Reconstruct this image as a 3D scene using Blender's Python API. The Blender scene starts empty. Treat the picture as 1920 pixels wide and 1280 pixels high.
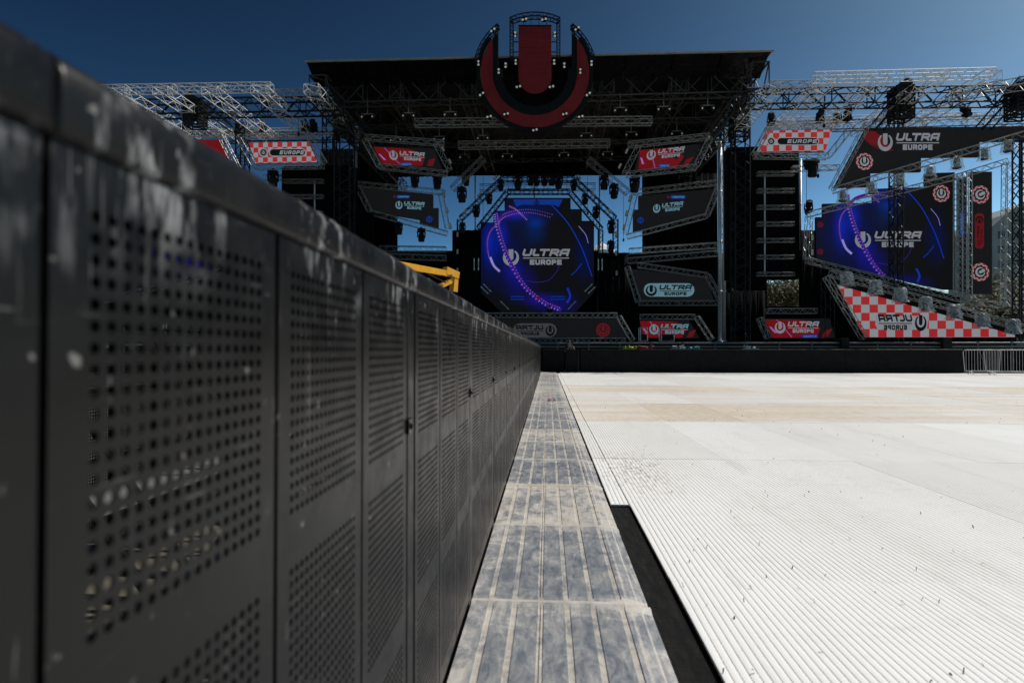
import bpy, bmesh, math, random
from mathutils import Vector, Matrix
random.seed(7)
R = math.radians
scene = bpy.context.scene
COL = scene.collection

# ------------------------------------------------------------------ camera
F = 1090.0                       # focal length in pixels of the 1920 px wide photograph
YAW, PITCH, HC = R(3.52), R(0.84), 1.016
cam_d = bpy.data.cameras.new('camera')
cam = bpy.data.objects.new('camera', cam_d); COL.objects.link(cam)
cam_d.sensor_width = 36.0; cam_d.lens = F / 1920 * 36.0
cam_d.clip_start = 0.02; cam_d.clip_end = 3000
cam.location = (0, 0, HC)
cam.rotation_euler = (R(90) + PITCH, 0, YAW)
cam_d.dof.use_dof = True; cam_d.dof.focus_distance = 13; cam_d.dof.aperture_fstop = 3.5
scene.camera = cam

# ------------------------------------------------------------------ sky and sun
SUN_AZ, SUN_EL = R(68), R(50)    # azimuth from +Y (towards the stage) to +X (right)
w = bpy.data.worlds.new('World'); scene.world = w; w.use_nodes = True
nt = w.node_tree; nt.nodes.clear()
sky = nt.nodes.new('ShaderNodeTexSky'); sky.sky_type = 'NISHITA'; sky.sun_disc = False
sky.sun_elevation = SUN_EL; sky.sun_rotation = SUN_AZ
sky.altitude = 2000; sky.air_density = 0.6; sky.dust_density = 4.2; sky.ozone_density = 4.0
bg = nt.nodes.new('ShaderNodeBackground'); bg.inputs['Strength'].default_value = 0.1
out = nt.nodes.new('ShaderNodeOutputWorld')
# the photograph's deep, contrasty (polarised) blue: one tone curve over the whole sky
pre = nt.nodes.new('ShaderNodeVectorMath'); pre.operation = 'SCALE'; pre.inputs['Scale'].default_value = .05
gm = nt.nodes.new('ShaderNodeGamma'); gm.inputs[1].default_value = 2.4
tn = nt.nodes.new('ShaderNodeVectorMath'); tn.operation = 'MULTIPLY'; tn.inputs[1].default_value = (450, 395, 168)
mn = nt.nodes.new('ShaderNodeVectorMath'); mn.operation = 'MINIMUM'; mn.inputs[1].default_value = (10, 10, 10)
for a_, b_ in ((sky, pre), (pre, gm), (gm, tn), (tn, mn), (mn, bg)): nt.links.new(a_.outputs[0], b_.inputs[0])
nt.links.new(bg.outputs[0], out.inputs[0])
sd = bpy.data.lights.new('sun', 'SUN'); sd.energy = 4.3; sd.angle = R(0.53); sd.color = (1, .97, .93)
sun = bpy.data.objects.new('sun', sd); COL.objects.link(sun)
to_sun = Vector((math.sin(SUN_AZ) * math.cos(SUN_EL), math.cos(SUN_AZ) * math.cos(SUN_EL), math.sin(SUN_EL)))
sun.rotation_euler = to_sun.to_track_quat('Z', 'Y').to_euler()
sun.location = (10, 10, 40)
scene.view_settings.view_transform = 'Standard'; scene.view_settings.look = 'None'
scene.view_settings.exposure = 0; scene.view_settings.gamma = 1
scene.view_settings.use_curve_mapping = False

# ------------------------------------------------------------------ helpers
_f = Vector((-math.sin(YAW) * math.cos(PITCH), math.cos(YAW) * math.cos(PITCH), math.sin(PITCH)))
_r = Vector((math.cos(YAW), math.sin(YAW), 0)); _u = _r.cross(_f)
CAM = Vector((0, 0, HC))
def at(px, py, Y):
    """point of the plane y = Y that a photograph measurement (px, py) belongs to"""
    d = _f + _r * ((px - 960) / F) + _u * ((640 - py) / F)
    return CAM + d * (Y / d.y)

class MB:
    def __init__(s): s.v = []; s.f = []; s.m = []
    def add(s, vs, fs, mi=0):
        o = len(s.v); s.v += [Vector(v) for v in vs]
        s.f += [tuple(i + o for i in f) for f in fs]; s.m += [mi] * len(fs)
    def box(s, a, b, mi=0):
        x0, y0, z0 = a; x1, y1, z1 = b
        s.add([(x0,y0,z0),(x1,y0,z0),(x1,y1,z0),(x0,y1,z0),(x0,y0,z1),(x1,y0,z1),(x1,y1,z1),(x0,y1,z1)],
              [(0,3,2,1),(4,5,6,7),(0,1,5,4),(1,2,6,5),(2,3,7,6),(3,0,4,7)], mi)
    def tube(s, p, q, r, n=5, r2=None, caps=False, mi=0):
        p, q = Vector(p), Vector(q); d = q - p
        if d.length < 1e-6: return
        d.normalize(); a = d.orthogonal().normalized(); b = d.cross(a); r2 = r if r2 is None else r2
        vs = [c + (a * math.cos(2*math.pi*k/n) + b * math.sin(2*math.pi*k/n)) * rr for c, rr in ((p, r), (q, r2)) for k in range(n)]
        fs = [(k, (k+1) % n, n + (k+1) % n, n + k) for k in range(n)]
        if caps: fs += [tuple(range(n-1, -1, -1)), tuple(range(n, 2*n))]
        s.add(vs, fs, mi)
    def path(s, pts, r, n=6):
        for a, b in zip(pts[:-1], pts[1:]): s.tube(a, b, r, n)
    def prism(s, front, off, mi=0):
        """polygon of points (list) extruded by the vector off"""
        n = len(front); off = Vector(off)
        vs = [Vector(p) for p in front] + [Vector(p) + off for p in front]
        s.add(vs, [tuple(range(n)), tuple(range(2*n-1, n-1, -1))] + [(i, n+i, n+(i+1)%n, (i+1)%n) for i in range(n)], mi)
    def lathe(s, prof, c, n=12, axis='z', mi=0):
        c = Vector(c); vs = []
        for r_, h in prof:
            for k in range(n):
                t = 2*math.pi*k/n
                vs.append(c + (Vector((r_*math.cos(t), r_*math.sin(t), h)) if axis == 'z' else Vector((r_*math.cos(t), h, r_*math.sin(t)))))
        fs = [(i*n+k, i*n+(k+1)%n, (i+1)*n+(k+1)%n, (i+1)*n+k) for i in range(len(prof)-1) for k in range(n)]
        s.add(vs, fs, mi)
    def mesh(s, name, mats, origin=Vector((0,0,0)), smooth=False, fix=True):
        me = bpy.data.meshes.new(name)
        me.from_pydata([tuple(v - origin) for v in s.v], [], s.f)
        for m in (mats if isinstance(mats, (list, tuple)) else [mats]): me.materials.append(m)
        if any(s.m): me.polygons.foreach_set('material_index', s.m)
        if fix:
            bm = bmesh.new(); bm.from_mesh(me); bmesh.ops.recalc_face_normals(bm, faces=bm.faces); bm.to_mesh(me); bm.free()
        if smooth: me.polygons.foreach_set('use_smooth', [True]*len(me.polygons))
        me.update(); return me
    def build(s, name, mats, parent=None, smooth=False, fix=True):
        o = Vector((0,0,0)); p = parent
        while p: o += p.location; p = p.parent
        ob = bpy.data.objects.new(name, s.mesh(name, mats, o, smooth, fix)); COL.objects.link(ob)
        ob.parent = parent; return ob

def tag(o, label=None, cat=None, group=None, kind=None):
    if label: o['label'] = label
    if cat: o['category'] = cat
    if group: o['group'] = group
    if kind: o['kind'] = kind
    return o
def thing(name, loc, label, cat, group=None):
    o = bpy.data.objects.new(name, None); COL.objects.link(o); o.location = loc
    o.empty_display_size = .2
    return tag(o, label, cat, group)
def copy_tree(o, parent=None):
    c = o.copy(); COL.objects.link(c); c.parent = parent
    for ch in list(o.children): copy_tree(ch, c)
    return c

# ------------------------------------------------------------------ materials
def new_mat(name):
    m = bpy.data.materials.new(name); m.use_nodes = True
    return m, m.node_tree, m.node_tree.nodes['Principled BSDF']
def N(nt, t, **kw):
    n = nt.nodes.new(t)
    for k, v in kw.items():
        if k.startswith('i_'):
            key = k[2:]; n.inputs[int(key) if key.isdigit() else key].default_value = v
        else: setattr(n, k, v)
    return n
def pos_scaled(nt, sc):
    g = N(nt, 'ShaderNodeNewGeometry'); m = N(nt, 'ShaderNodeVectorMath', operation='MULTIPLY'); m.inputs[1].default_value = sc
    nt.links.new(g.outputs['Position'], m.inputs[0]); return m.outputs[0]
def noise(nt, vec, scale, detail=4, rough=.6, dist=0):
    n = N(nt, 'ShaderNodeTexNoise', i_Scale=scale, i_Detail=detail, i_Roughness=rough, i_Distortion=dist); nt.links.new(vec, n.inputs['Vector']); return n.outputs[0]
def ramp(nt, fac, stops):
    r_ = N(nt, 'ShaderNodeValToRGB'); e = r_.color_ramp.elements
    while len(e) < len(stops): e.new(.5)
    for el, (p, c) in zip(e, stops):
        el.position = p; el.color = (c, c, c, 1) if isinstance(c, (int, float)) else (*c, 1)
    nt.links.new(fac, r_.inputs[0]); return r_.outputs[0]
def mix(nt, fac, a, b, mode='MIX'):
    m = N(nt, 'ShaderNodeMix', data_type='RGBA', blend_type=mode)
    for sock, v in ((m.inputs[0], fac), (m.inputs[6], a), (m.inputs[7], b)):
        if hasattr(v, 'is_linked'): nt.links.new(v, sock)
        else: sock.default_value = v if isinstance(v, (int, float)) else (*v, 1)
    return m.outputs[2]
def mth(nt, op, a, b=None, c=None, clamp=False):
    m = N(nt, 'ShaderNodeMath', operation=op, use_clamp=clamp)
    for s_, v in zip(m.inputs, (a, b, c)):
        if v is None: continue
        if hasattr(v, 'is_linked'): nt.links.new(v, s_)
        else: s_.default_value = v
    return m.outputs[0]
def bump(nt, b, h, strength, dist=.01):
    n = N(nt, 'ShaderNodeBump', i_Strength=strength, i_Distance=dist); nt.links.new(h, n.inputs['Height']); nt.links.new(n.outputs[0], b.inputs['Normal'])

def plain(name, col, rough=.6, metal=0, var=.25, scale=3.0, spec=.5):
    m, nt, b = new_mat(name)
    n = noise(nt, pos_scaled(nt, (1,1,1)), scale)
    c2 = tuple(c * (1 - var) for c in col)
    nt.links.new(mix(nt, ramp(nt, n, [(.3, 0), (.7, 1)]), c2, col), b.inputs['Base Color'])
    nt.links.new(ramp(nt, n, [(.2, min(1, rough*1.15)), (.8, rough*.85)]), b.inputs['Roughness'])
    b.inputs['Metallic'].default_value = metal; b.inputs['Specular IOR Level'].default_value = spec
    return m
def led(name, col, base=.008):
    """face of an LED wall: dark module surface that gives off the colour shown on it"""
    m, nt, b = new_mat(name)
    b.inputs['Base Color'].default_value = (base, base, base, 1); b.inputs['Roughness'].default_value = .7
    b.inputs['Specular IOR Level'].default_value = .15
    n = noise(nt, pos_scaled(nt, (1,1,1)), 1.4, 3)
    nt.links.new(mix(nt, ramp(nt, n, [(.3, 0), (.7, 1)]), tuple(c*.85 for c in col), col), b.inputs['Emission Color'])
    b.inputs['Emission Strength'].default_value = 1
    return m
def led_glow(name, col, blobs):
    """dark LED picture with soft coloured glows: blobs of (centre, rx, rz, colour)"""
    m, nt, b = new_mat(name)
    b.inputs['Base Color'].default_value = (.008,.008,.008,1); b.inputs['Roughness'].default_value = .7
    b.inputs['Specular IOR Level'].default_value = .15
    g = N(nt, 'ShaderNodeNewGeometry'); acc = None
    for c, rx, rz, bc in blobs:
        s_ = N(nt, 'ShaderNodeVectorMath', operation='SUBTRACT'); s_.inputs[1].default_value = c
        nt.links.new(g.outputs['Position'], s_.inputs[0])
        k = N(nt, 'ShaderNodeVectorMath', operation='MULTIPLY'); k.inputs[1].default_value = (1/rx, 0, 1/rz); nt.links.new(s_.outputs[0], k.inputs[0])
        l = N(nt, 'ShaderNodeVectorMath', operation='LENGTH'); nt.links.new(k.outputs[0], l.inputs[0])
        f = mth(nt, 'POWER', mth(nt, 'SUBTRACT', 1, l.outputs['Value'], clamp=True), 1.6)
        acc = mix(nt, f, acc if acc is not None else col, bc)
    nt.links.new(acc, b.inputs['Emission Color']); b.inputs['Emission Strength'].default_value = 1
    return m
def led_checker(name, a, bcol, size, off):
    m, nt, b = new_mat(name)
    b.inputs['Base Color'].default_value = (.03,.03,.03,1); b.inputs['Roughness'].default_value = .7
    g = N(nt, 'ShaderNodeNewGeometry'); v = N(nt, 'ShaderNodeVectorMath', operation='MULTIPLY_ADD')
    v.inputs[1].default_value = (1/size, 0, 1/size); v.inputs[2].default_value = (off[0], .5, off[1]); nt.links.new(g.outputs['Position'], v.inputs[0])
    c = N(nt, 'ShaderNodeTexChecker', i_Scale=1.0); c.inputs[1].default_value = (*a, 1); c.inputs[2].default_value = (*bcol, 1)
    nt.links.new(v.outputs[0], c.inputs[0]); nt.links.new(c.outputs[0], b.inputs['Emission Color']); b.inputs['Emission Strength'].default_value = 1
    return m

M = {}
M['alu'] = plain('aluminium_truss', (.80,.79,.76), .38, .12, .2)  # kept pale so the wing trusses look sunlit
M['alu_frame'] = plain('aluminium_frame', (.42,.415,.39), .42, .25, .3)  # same aluminium, shade put into a darker colour
M['alu_dim'] = plain('dimmed_aluminium', (.26,.26,.25), .45, .2, .3)  # same aluminium again, darkened further to look shaded
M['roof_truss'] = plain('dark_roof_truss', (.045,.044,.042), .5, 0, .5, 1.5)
M['black_truss'] = plain('black_steel', (.010,.010,.011), .55, 0, .3, spec=.25)
M['drape'] = plain('black_drape', (.005,.005,.006), .95, 0, .3, spec=.05)
M['black'] = plain('black_paint', (.005,.005,.0055), .6, 0, .3, spec=.2)
M['deck'] = plain('stage_deck', (.02,.02,.02), .7, 0, .3)
M['lamp_white'] = plain('lamp_lens', (.82,.80,.74), .3, 0, .1)
_b = M['lamp_white'].node_tree.nodes['Principled BSDF']; _b.inputs['Emission Color'].default_value = (1,.95,.85,1); _b.inputs['Emission Strength'].default_value = .09   # glow added to brighten lenses that stand in shade
M['strobe'] = plain('strobe_face', (.55,.48,.36), .35, 0, .2)
M['yellow'] = plain('yellow_machine_paint', (.78,.36,.01), .38, 0, .2)
M['grey_pole'] = plain('galvanised_pole', (.62,.64,.66), .4, .3, .2)
M['galv'] = plain('galvanised_barrier', (.40,.41,.40), .5, .5, .3)
M['pipe'] = plain('deck_pipe', (.20,.21,.22), .45, .3, .3)
M['fence'] = plain('pit_fence_sheet', (.007,.007,.007), .7, 0, .5, 4, spec=.15)
M['skin'] = plain('skin', (.48,.27,.18), .55, 0, .12)
M['shirt'] = plain('black_shirt', (.012,.012,.014), .85, 0, .2)
M['trousers'] = plain('dark_trousers', (.03,.03,.04), .85, 0, .2)
M['hair'] = plain('dark_hair', (.02,.014,.01), .6, 0, .3)
M['case'] = plain('case_frame', (.5,.5,.5), .4, .6, .2)

def plastic():
    m, nt, b = new_mat('clear_rain_cover')
    b.inputs['Base Color'].default_value = (.75,.77,.78,1); b.inputs['Roughness'].default_value = .25
    n = noise(nt, pos_scaled(nt, (1,1,1)), 9, 4)
    nt.links.new(ramp(nt, n, [(.35, .18), (.7, .62)]), b.inputs['Alpha'])
    bump(nt, b, n, .8, .05); return m
M['plastic'] = plastic()

def red_panel():
    m, nt, b = new_mat('red_led_mesh')
    b.inputs['Base Color'].default_value = (.40,.035,.04,1); b.inputs['Roughness'].default_value = .6
    t = N(nt, 'ShaderNodeBsdfTranslucent'); t.inputs[0].default_value = (.36,.045,.05,1)
    ms = N(nt, 'ShaderNodeMixShader', i_0=.55)
    nt.links.new(b.outputs[0], ms.inputs[1]); nt.links.new(t.outputs[0], ms.inputs[2])
    n = noise(nt, pos_scaled(nt, (1,1,1)), 1.2, 3); r_ = mix(nt, ramp(nt, n, [(.3,0),(.7,1)]), (.33,.025,.03), (.42,.04,.045))
    nt.links.new(r_, b.inputs['Base Color'])
    nt.links.new(ms.outputs[0], nt.nodes['Material Output'].inputs[0]); return m
M['red'] = red_panel()

def barrier_paint(name, rail):
    m, nt, b = new_mat(name)
    p = pos_scaled(nt, (1,1,1)); fine = noise(nt, p, 120, 3); mid = noise(nt, p, 14, 6, .65)
    streak = noise(nt, pos_scaled(nt, (30, 30, 7) if not rail else (26, 34, 14)), 1.0, 6, .62)
    big = noise(nt, p, 4.2, 4, .6)
    c = mix(nt, ramp(nt, mid, [(.3,0),(.75,1)]), (.0028,.0028,.0028), (.0070,.0069,.0066))
    z = N(nt, 'ShaderNodeSeparateXYZ'); g = N(nt, 'ShaderNodeNewGeometry'); nt.links.new(g.outputs['Position'], z.inputs[0])
    # worn, chalky rub marks: all over the hand rail, on the sheets only right below it
    sc = mth(nt, 'MULTIPLY', ramp(nt, streak, [(.52, 0), (.60, 1)]), ramp(nt, big, [(.50, 0), (.60, 1)]))
    if not rail: sc = mth(nt, 'MULTIPLY', sc, mth(nt, 'MULTIPLY_ADD', z.outputs[2], 9.0, -9.45, clamp=True))
    c = mix(nt, mth(nt, 'MULTIPLY', sc, .9), c, (.30,.30,.30))
    # scratches and pale drips
    scr = ramp(nt, noise(nt, pos_scaled(nt, (60, 60, 3)), 1.0, 3), [(.66, 0), (.72, 1)])
    c = mix(nt, mth(nt, 'MULTIPLY', scr, mth(nt, 'MULTIPLY', ramp(nt, big, [(.5,0),(.66,1)]), .5)), c, (.22,.22,.21))
    fs = ramp(nt, noise(nt, pos_scaled(nt, (220, 220, 9)), 1.0, 2), [(.70, 0), (.74, 1)])       # fine sharp scratches, upright and slanting
    fs2 = ramp(nt, noise(nt, pos_scaled(nt, (9, 9, 260)), 1.0, 2), [(.715, 0), (.75, 1)])
    c = mix(nt, mth(nt, 'MULTIPLY', mth(nt, 'MAXIMUM', fs, fs2), .4), c, (.20,.20,.195))
    spk = ramp(nt, noise(nt, p, 42, 2), [(.70, 0), (.745, 1)])
    c = mix(nt, mth(nt, 'MULTIPLY', spk, .5), c, (.25,.25,.23))
    low = mth(nt, 'MULTIPLY_ADD', z.outputs[2], -4.0, .9, clamp=True)   # dried mud splashed up from the ground
    c = mix(nt, mth(nt, 'MULTIPLY', low, ramp(nt, mid, [(.4,0),(.65,.6)])), c, (.16,.12,.09))
    nt.links.new(c, b.inputs['Base Color'])
    nt.links.new(ramp(nt, mid, [(.3,.26),(.7,.46)]), b.inputs['Roughness']); b.inputs['Specular IOR Level'].default_value = .20
    bump(nt, b, mid if rail else fine, .25 if rail else .06, .004 if rail else .001); return m
M['barrier'] = barrier_paint('barrier_black_coating', False)
M['rail'] = barrier_paint('barrier_rail_worn', True)

def tread(name, dusty):
    m, nt, b = new_mat(name)
    tc_ = N(nt, 'ShaderNodeTexCoord'); xyz = N(nt, 'ShaderNodeSeparateXYZ'); nt.links.new(tc_.outputs['Object'], xyz.inputs[0]); oi = N(nt, 'ShaderNodeObjectInfo')
    p = pos_scaled(nt, (1,1,1)); n1 = noise(nt, p, 6, 9, .70, 1.2); n2 = noise(nt, pos_scaled(nt, (22,7,8)), 1.0, 9, .74, .8); n3 = noise(nt, p, 110, 4, .7); n4 = noise(nt, p, 2.2, 3)
    y_, x_ = xyz.outputs[1], xyz.outputs[0]
    # earth collects where feet do not rub it off: by the fence, along the ramp and at the plate ends
    ends = mth(nt, 'MAXIMUM', mth(nt, 'MULTIPLY_ADD', y_, -5.5, .75, clamp=True), mth(nt, 'MULTIPLY_ADD', y_, 5.5, -4.75, clamp=True))
    wall_ = mth(nt, 'MAXIMUM', mth(nt, 'MULTIPLY_ADD', x_, -5.0, .60, clamp=True), mth(nt, 'MULTIPLY_ADD', x_, 3.5, -2.05, clamp=True))
    edge_ = mth(nt, 'MAXIMUM', ends, wall_)
    d = mth(nt, 'ADD', mth(nt, 'MULTIPLY', n2, .55), mth(nt, 'MULTIPLY', n1, .55))
    d = mth(nt, 'ADD', d, mth(nt, 'MULTIPLY', n3, .24))
    d = mth(nt, 'ADD', d, mth(nt, 'MULTIPLY', edge_, .16))
    d = mth(nt, 'ADD', d, mth(nt, 'MULTIPLY_ADD', oi.outputs['Random'], .13, -.09))
    d = mth(nt, 'ADD', d, mth(nt, 'MULTIPLY_ADD', n4, .35, -.17 + dusty*.14))
    dust = ramp(nt, d, [(.50, 0), (.66, .35), (.76, .8), (.90, 1)])
    metal = mix(nt, ramp(nt, n2, [(.3,0),(.7,1)]), (.15,.175,.215), (.34,.36,.39))
    dirt = mix(nt, ramp(nt, n1, [(.35,0),(.65,1)]), (.38,.335,.28), (.52,.48,.43))
    o = ramp(nt, noise(nt, p, 3.6, 6, .7), [(.58,0),(.72,1)])
    dirt = mix(nt, mth(nt, 'MULTIPLY', o, .45), dirt, (.38,.26,.12))
    c = mix(nt, dust, metal, dirt)
    c = mix(nt, mth(nt, 'MULTIPLY', ramp(nt, n3, [(.62,0),(.72,1)]), .35), c, (.07,.06,.055))
    rub = ramp(nt, noise(nt, pos_scaled(nt, (90,6,8)), 1.0, 5, .7), [(.60,0),(.72,.4)])   # boots and wheels rub long dark lines
    c = mix(nt, rub, c, (.13,.14,.155))
    nt.links.new(c, b.inputs['Base Color'])
    nt.links.new(mth(nt, 'MULTIPLY_ADD', dust, .45, .30), b.inputs['Roughness'])
    nt.links.new(mth(nt, 'MULTIPLY_ADD', dust, -.35, .4), b.inputs['Metallic'])
    bump(nt, b, d, .35, .006); return m
M['tread'] = tread('aluminium_tread_plate', 0); M['tread_dust'] = tread('dust_filled_groove', 1)

def floor_mat():
    m, nt, b = new_mat('white_ribbed_flooring')
    p = pos_scaled(nt, (1,1,1)); oi = N(nt, 'ShaderNodeObjectInfo')
    g = N(nt, 'ShaderNodeSeparateXYZ'); gg = N(nt, 'ShaderNodeNewGeometry'); nt.links.new(gg.outputs['Position'], g.inputs[0])
    c = mix(nt, oi.outputs['Random'], (.70,.69,.665), (.79,.785,.77))
    cloud = noise(nt, pos_scaled(nt, (.9,.35,1)), 1.3, 6, .65)
    c = mix(nt, ramp(nt, cloud, [(.42,0),(.75,.35)]), c, (.60,.58,.54))
    scf = ramp(nt, noise(nt, pos_scaled(nt, (5,.6,1)), 1.0, 7, .72), [(.55,0),(.72,.4)])      # long scuffs and drag marks
    c = mix(nt, scf, c, (.50,.47,.42))
    xs = ramp(nt, noise(nt, pos_scaled(nt, (2.2,9,1)), 1.0, 6, .7), [(.56,0),(.74,.3)])
    c = mix(nt, xs, c, (.52,.46,.39))
    # trampled-in earth of whole strips, with edges smeared crossways
    amt = N(nt, 'ShaderNodeSeparateColor'); nt.links.new(oi.outputs['Color'], amt.inputs[0])
    smear = noise(nt, pos_scaled(nt, (.12,.9,1)), 1.6, 6, .6)
    tan = mth(nt, 'MULTIPLY', ramp(nt, mth(nt, 'ADD', smear, mth(nt, 'MULTIPLY_ADD', amt.outputs[0], .5, -.25)), [(.36,0),(.60,1)]), mth(nt, 'MINIMUM', mth(nt,'MULTIPLY', amt.outputs[0], 1.6), .8))
    grain = noise(nt, p, 7, 5); tc = mix(nt, ramp(nt, grain, [(.35,0),(.65,1)]), (.56,.45,.33), (.69,.59,.47))
    c = mix(nt, tan, c, tc)
    # one muddy patch by the tread plates
    s_ = N(nt, 'ShaderNodeVectorMath', operation='SUBTRACT'); s_.inputs[1].default_value = (.72, 5.1, 0); nt.links.new(gg.outputs['Position'], s_.inputs[0])
    k = N(nt, 'ShaderNodeVectorMath', operation='MULTIPLY'); k.inputs[1].default_value = (2.6, 1.0, 0); nt.links.new(s_.outputs[0], k.inputs[0])
    l = N(nt, 'ShaderNodeVectorMath', operation='LENGTH'); nt.links.new(k.outputs[0], l.inputs[0])
    blob = mth(nt, 'SUBTRACT', 1.15, l.outputs['Value'], clamp=True)
    spots = ramp(nt, noise(nt, pos_scaled(nt, (30,9,1)), 1.0, 5, .7), [(.50,0),(.62,1)])
    c = mix(nt, mth(nt, 'MULTIPLY', mth(nt, 'MULTIPLY', blob, spots), .75), c, (.22,.15,.09))
    zz = mth(nt, 'MULTIPLY_ADD', g.outputs[2], -420, -6.6, clamp=True)
    c = mix(nt, mth(nt, 'MULTIPLY', zz, ramp(nt, noise(nt, pos_scaled(nt, (3,1.4,0)), 1.0, 6, .7), [(.35,.05),(.65,.45)])), c, (.40,.36,.30))
    # specks of dirt
    spk = ramp(nt, noise(nt, pos_scaled(nt, (60,22,1)), 1.0, 2), [(.73,0),(.80,1)])
    c = mix(nt, mth(nt, 'MULTIPLY', spk, .5), c, (.20,.17,.13))
    nt.links.new(c, b.inputs['Base Color']); b.inputs['Roughness'].default_value = .62; b.inputs['Specular IOR Level'].default_value = .3
    bump(nt, b, noise(nt, pos_scaled(nt, (25,60,1)), 1.0, 3), .15, .004); return m
M['floor'] = floor_mat()
def gap_mat():
    m, nt, b = new_mat('black_underlay'); p = pos_scaled(nt, (40,6,1)); n = noise(nt, p, 1, 6, .7)
    nt.links.new(mix(nt, ramp(nt, n, [(.45,0),(.8,1)]), (.004,.004,.004), (.022,.020,.018)), b.inputs['Base Color']); b.inputs['Roughness'].default_value = .85
    b.inputs['Specular IOR Level'].default_value = .15
    bump(nt, b, noise(nt, pos_scaled(nt, (5,34,1)), 1, 5, .7, 1.5), .6, .02); return m
M['underlay'] = gap_mat()
M['ground'] = plain('dry_ground', (.16,.14,.10), .95, 0, .4, .5)

# ------------------------------------------------------------------ ground and white floor
g = MB(); g.add([(-1500,-300,-.12),(1500,-300,-.12),(1500,2500,-.12),(-1500,2500,-.12)], [(0,1,2,3)])
tag(g.build('ground', M['ground']), kind='structure')
g = MB()
nx, ny = 20, 40
for j in range(ny+1):
    for i in range(nx+1):
        g.v.append(Vector((-.30 + i*1.4, -4 + j*.8, -.034 + random.uniform(-.003,.003))))
for j in range(ny):
    for i in range(nx):
        a = j*(nx+1)+i; g.f.append((a,a+1,a+nx+2,a+nx+1)); g.m.append(0)
floor = tag(g.build('floor', M['underlay'], smooth=True), kind='structure')

PITCH_RIB = .030
def panel_mesh(nribs, length):
    mb = MB(); prof = []
    for k in range(nribs):
        x = k * PITCH_RIB
        prof += [(x+.0005,-.0190),(x+.0016,-.0162),(x+.005,-.0150),(x+.015,-.0145),(x+.025,-.0150),(x+.0284,-.0162),(x+.0295,-.0190)]
    prof = [(.0006,-.027)] + prof + [(nribs*PITCH_RIB-.0006,-.027)]
    n = len(prof)
    mb.add([(x,0,z) for x,z in prof] + [(x,length,z) for x,z in prof], [(i,i+1,n+i+1,n+i) for i in range(n-1)] + [tuple(range(n-1,-1,-1)), tuple(range(n,2*n))])
    return mb.mesh('floor_panel', M['floor'], smooth=False, fix=False)
ROW = 2.9; rows = [-3.1 + ROW*k for k in range(11)]
tan_amt = [.0,.06,.04,.05,.62,.42,.50,.22,.10,.30,.2]
pm = panel_mesh(38, ROW-.002)
nm = panel_mesh(4, ROW-.002); nm_short = panel_mesh(4, 5.6-3.94-.002)
X0 = .545
def add_panel(me, x, y, t):
    o = bpy.data.objects.new('floor_panel', me); COL.objects.link(o); o.parent = floor
    o.location = (x, y, random.uniform(-.0014,.0014)); o.rotation_euler.z = random.uniform(-.0005,.0005); t = max(0, t*random.uniform(.75,1.25)); o.color = (t,t,t,1)
for r_, y0 in enumerate(rows[:-1]):
    t = tan_amt[r_]
    for c in range(21):
        add_panel(pm, X0 + c*38*PITCH_RIB + .002, y0 + .001 + random.uniform(-.001,.001), t)
    if y0 >= 5.5: add_panel(nm, .420, y0+.003, t)
add_panel(nm_short, .420, 3.94, .0)
add_panel(panel_mesh(38, 1.0), X0+.002, 25.906, .3)   # last short row against the pit fence
for c in range(1, 21): add_panel(floor.children[-1].data, X0 + c*38*PITCH_RIB+.002, 25.906, .3)

# ------------------------------------------------------------------ crowd barrier row
XB = -.3125
ORD = ['first','second','third','fourth','fifth','sixth','seventh','eighth','ninth','tenth','eleventh','twelfth']
def perforated_mesh():
    mb = MB(); w_, z0, z1, p, rr, T = .303, .035, 1.150, .0152, .0048, .0025
    nc, nr = 16, 20; m_ = (w_ - nc*p)/2
    zones = [.085, .449, .812]
    def rect(y0,y1,a,b): mb.add([(0,y0,a),(0,y1,a),(0,y1,b),(0,y0,b)], [(0,1,2,3)])
    zs = [z0]
    for z in zones: zs += [z, z+nr*p]
    zs.append(z1)
    for i in range(0, len(zs), 2): rect(0, w_, zs[i], zs[i+1])
    for z in zones:
        rect(0, m_, z, z+nr*p); rect(w_-m_, w_, z, z+nr*p)
        for j in range(nr):
            for i in range(nc):
                cy, cz = m_ + (i+.5)*p, z + (j+.5)*p; h = p/2
                outer = [(h,0),(h,h),(0,h),(-h,h),(-h,0),(-h,-h),(0,-h),(h,-h)]
                vs = [(0,cy+a,cz+b) for a,b in outer]
                vs += [(0,cy+rr*math.cos(math.pi*k/4),cz+rr*math.sin(math.pi*k/4)) for k in range(8)]
                vs += [(-T,cy+rr*math.cos(math.pi*k/4),cz+rr*math.sin(math.pi*k/4)) for k in range(8)]
                fs = [(k,(k+1)%8,8+(k+1)%8,8+k) for k in range(8)] + [(8+k,8+(k+1)%8,16+(k+1)%8,16+k) for k in range(8)]
                mb.add(vs, fs)
    # folded returns along both sides, top and bottom
    mb.add([(0,0,z0),(0,0,z1),(-.022,0.001,z1),(-.022,0.001,z0)], [(0,1,2,3)])
    mb.add([(0,w_,z0),(0,w_,z1),(-.022,w_-.001,z1),(-.022,w_-.001,z0)], [(3,2,1,0)])
    mb.add([(0,0,z1),(0,w_,z1),(-.02,w_,z1),(-.02,0,z1)], [(0,1,2,3)])
    mb.add([(0,0,z0),(0,w_,z0),(-.02,w_,z0),(-.02,0,z0)], [(3,2,1,0)])
    return mb.mesh('perforated_panel', M['barrier'], fix=False)
perf = perforated_mesh()
U = 1.013
def bar_mesh(name, fn, mats, smooth=False):
    mb = MB(); fn(mb); return mb.mesh(name, mats, smooth=smooth)
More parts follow.
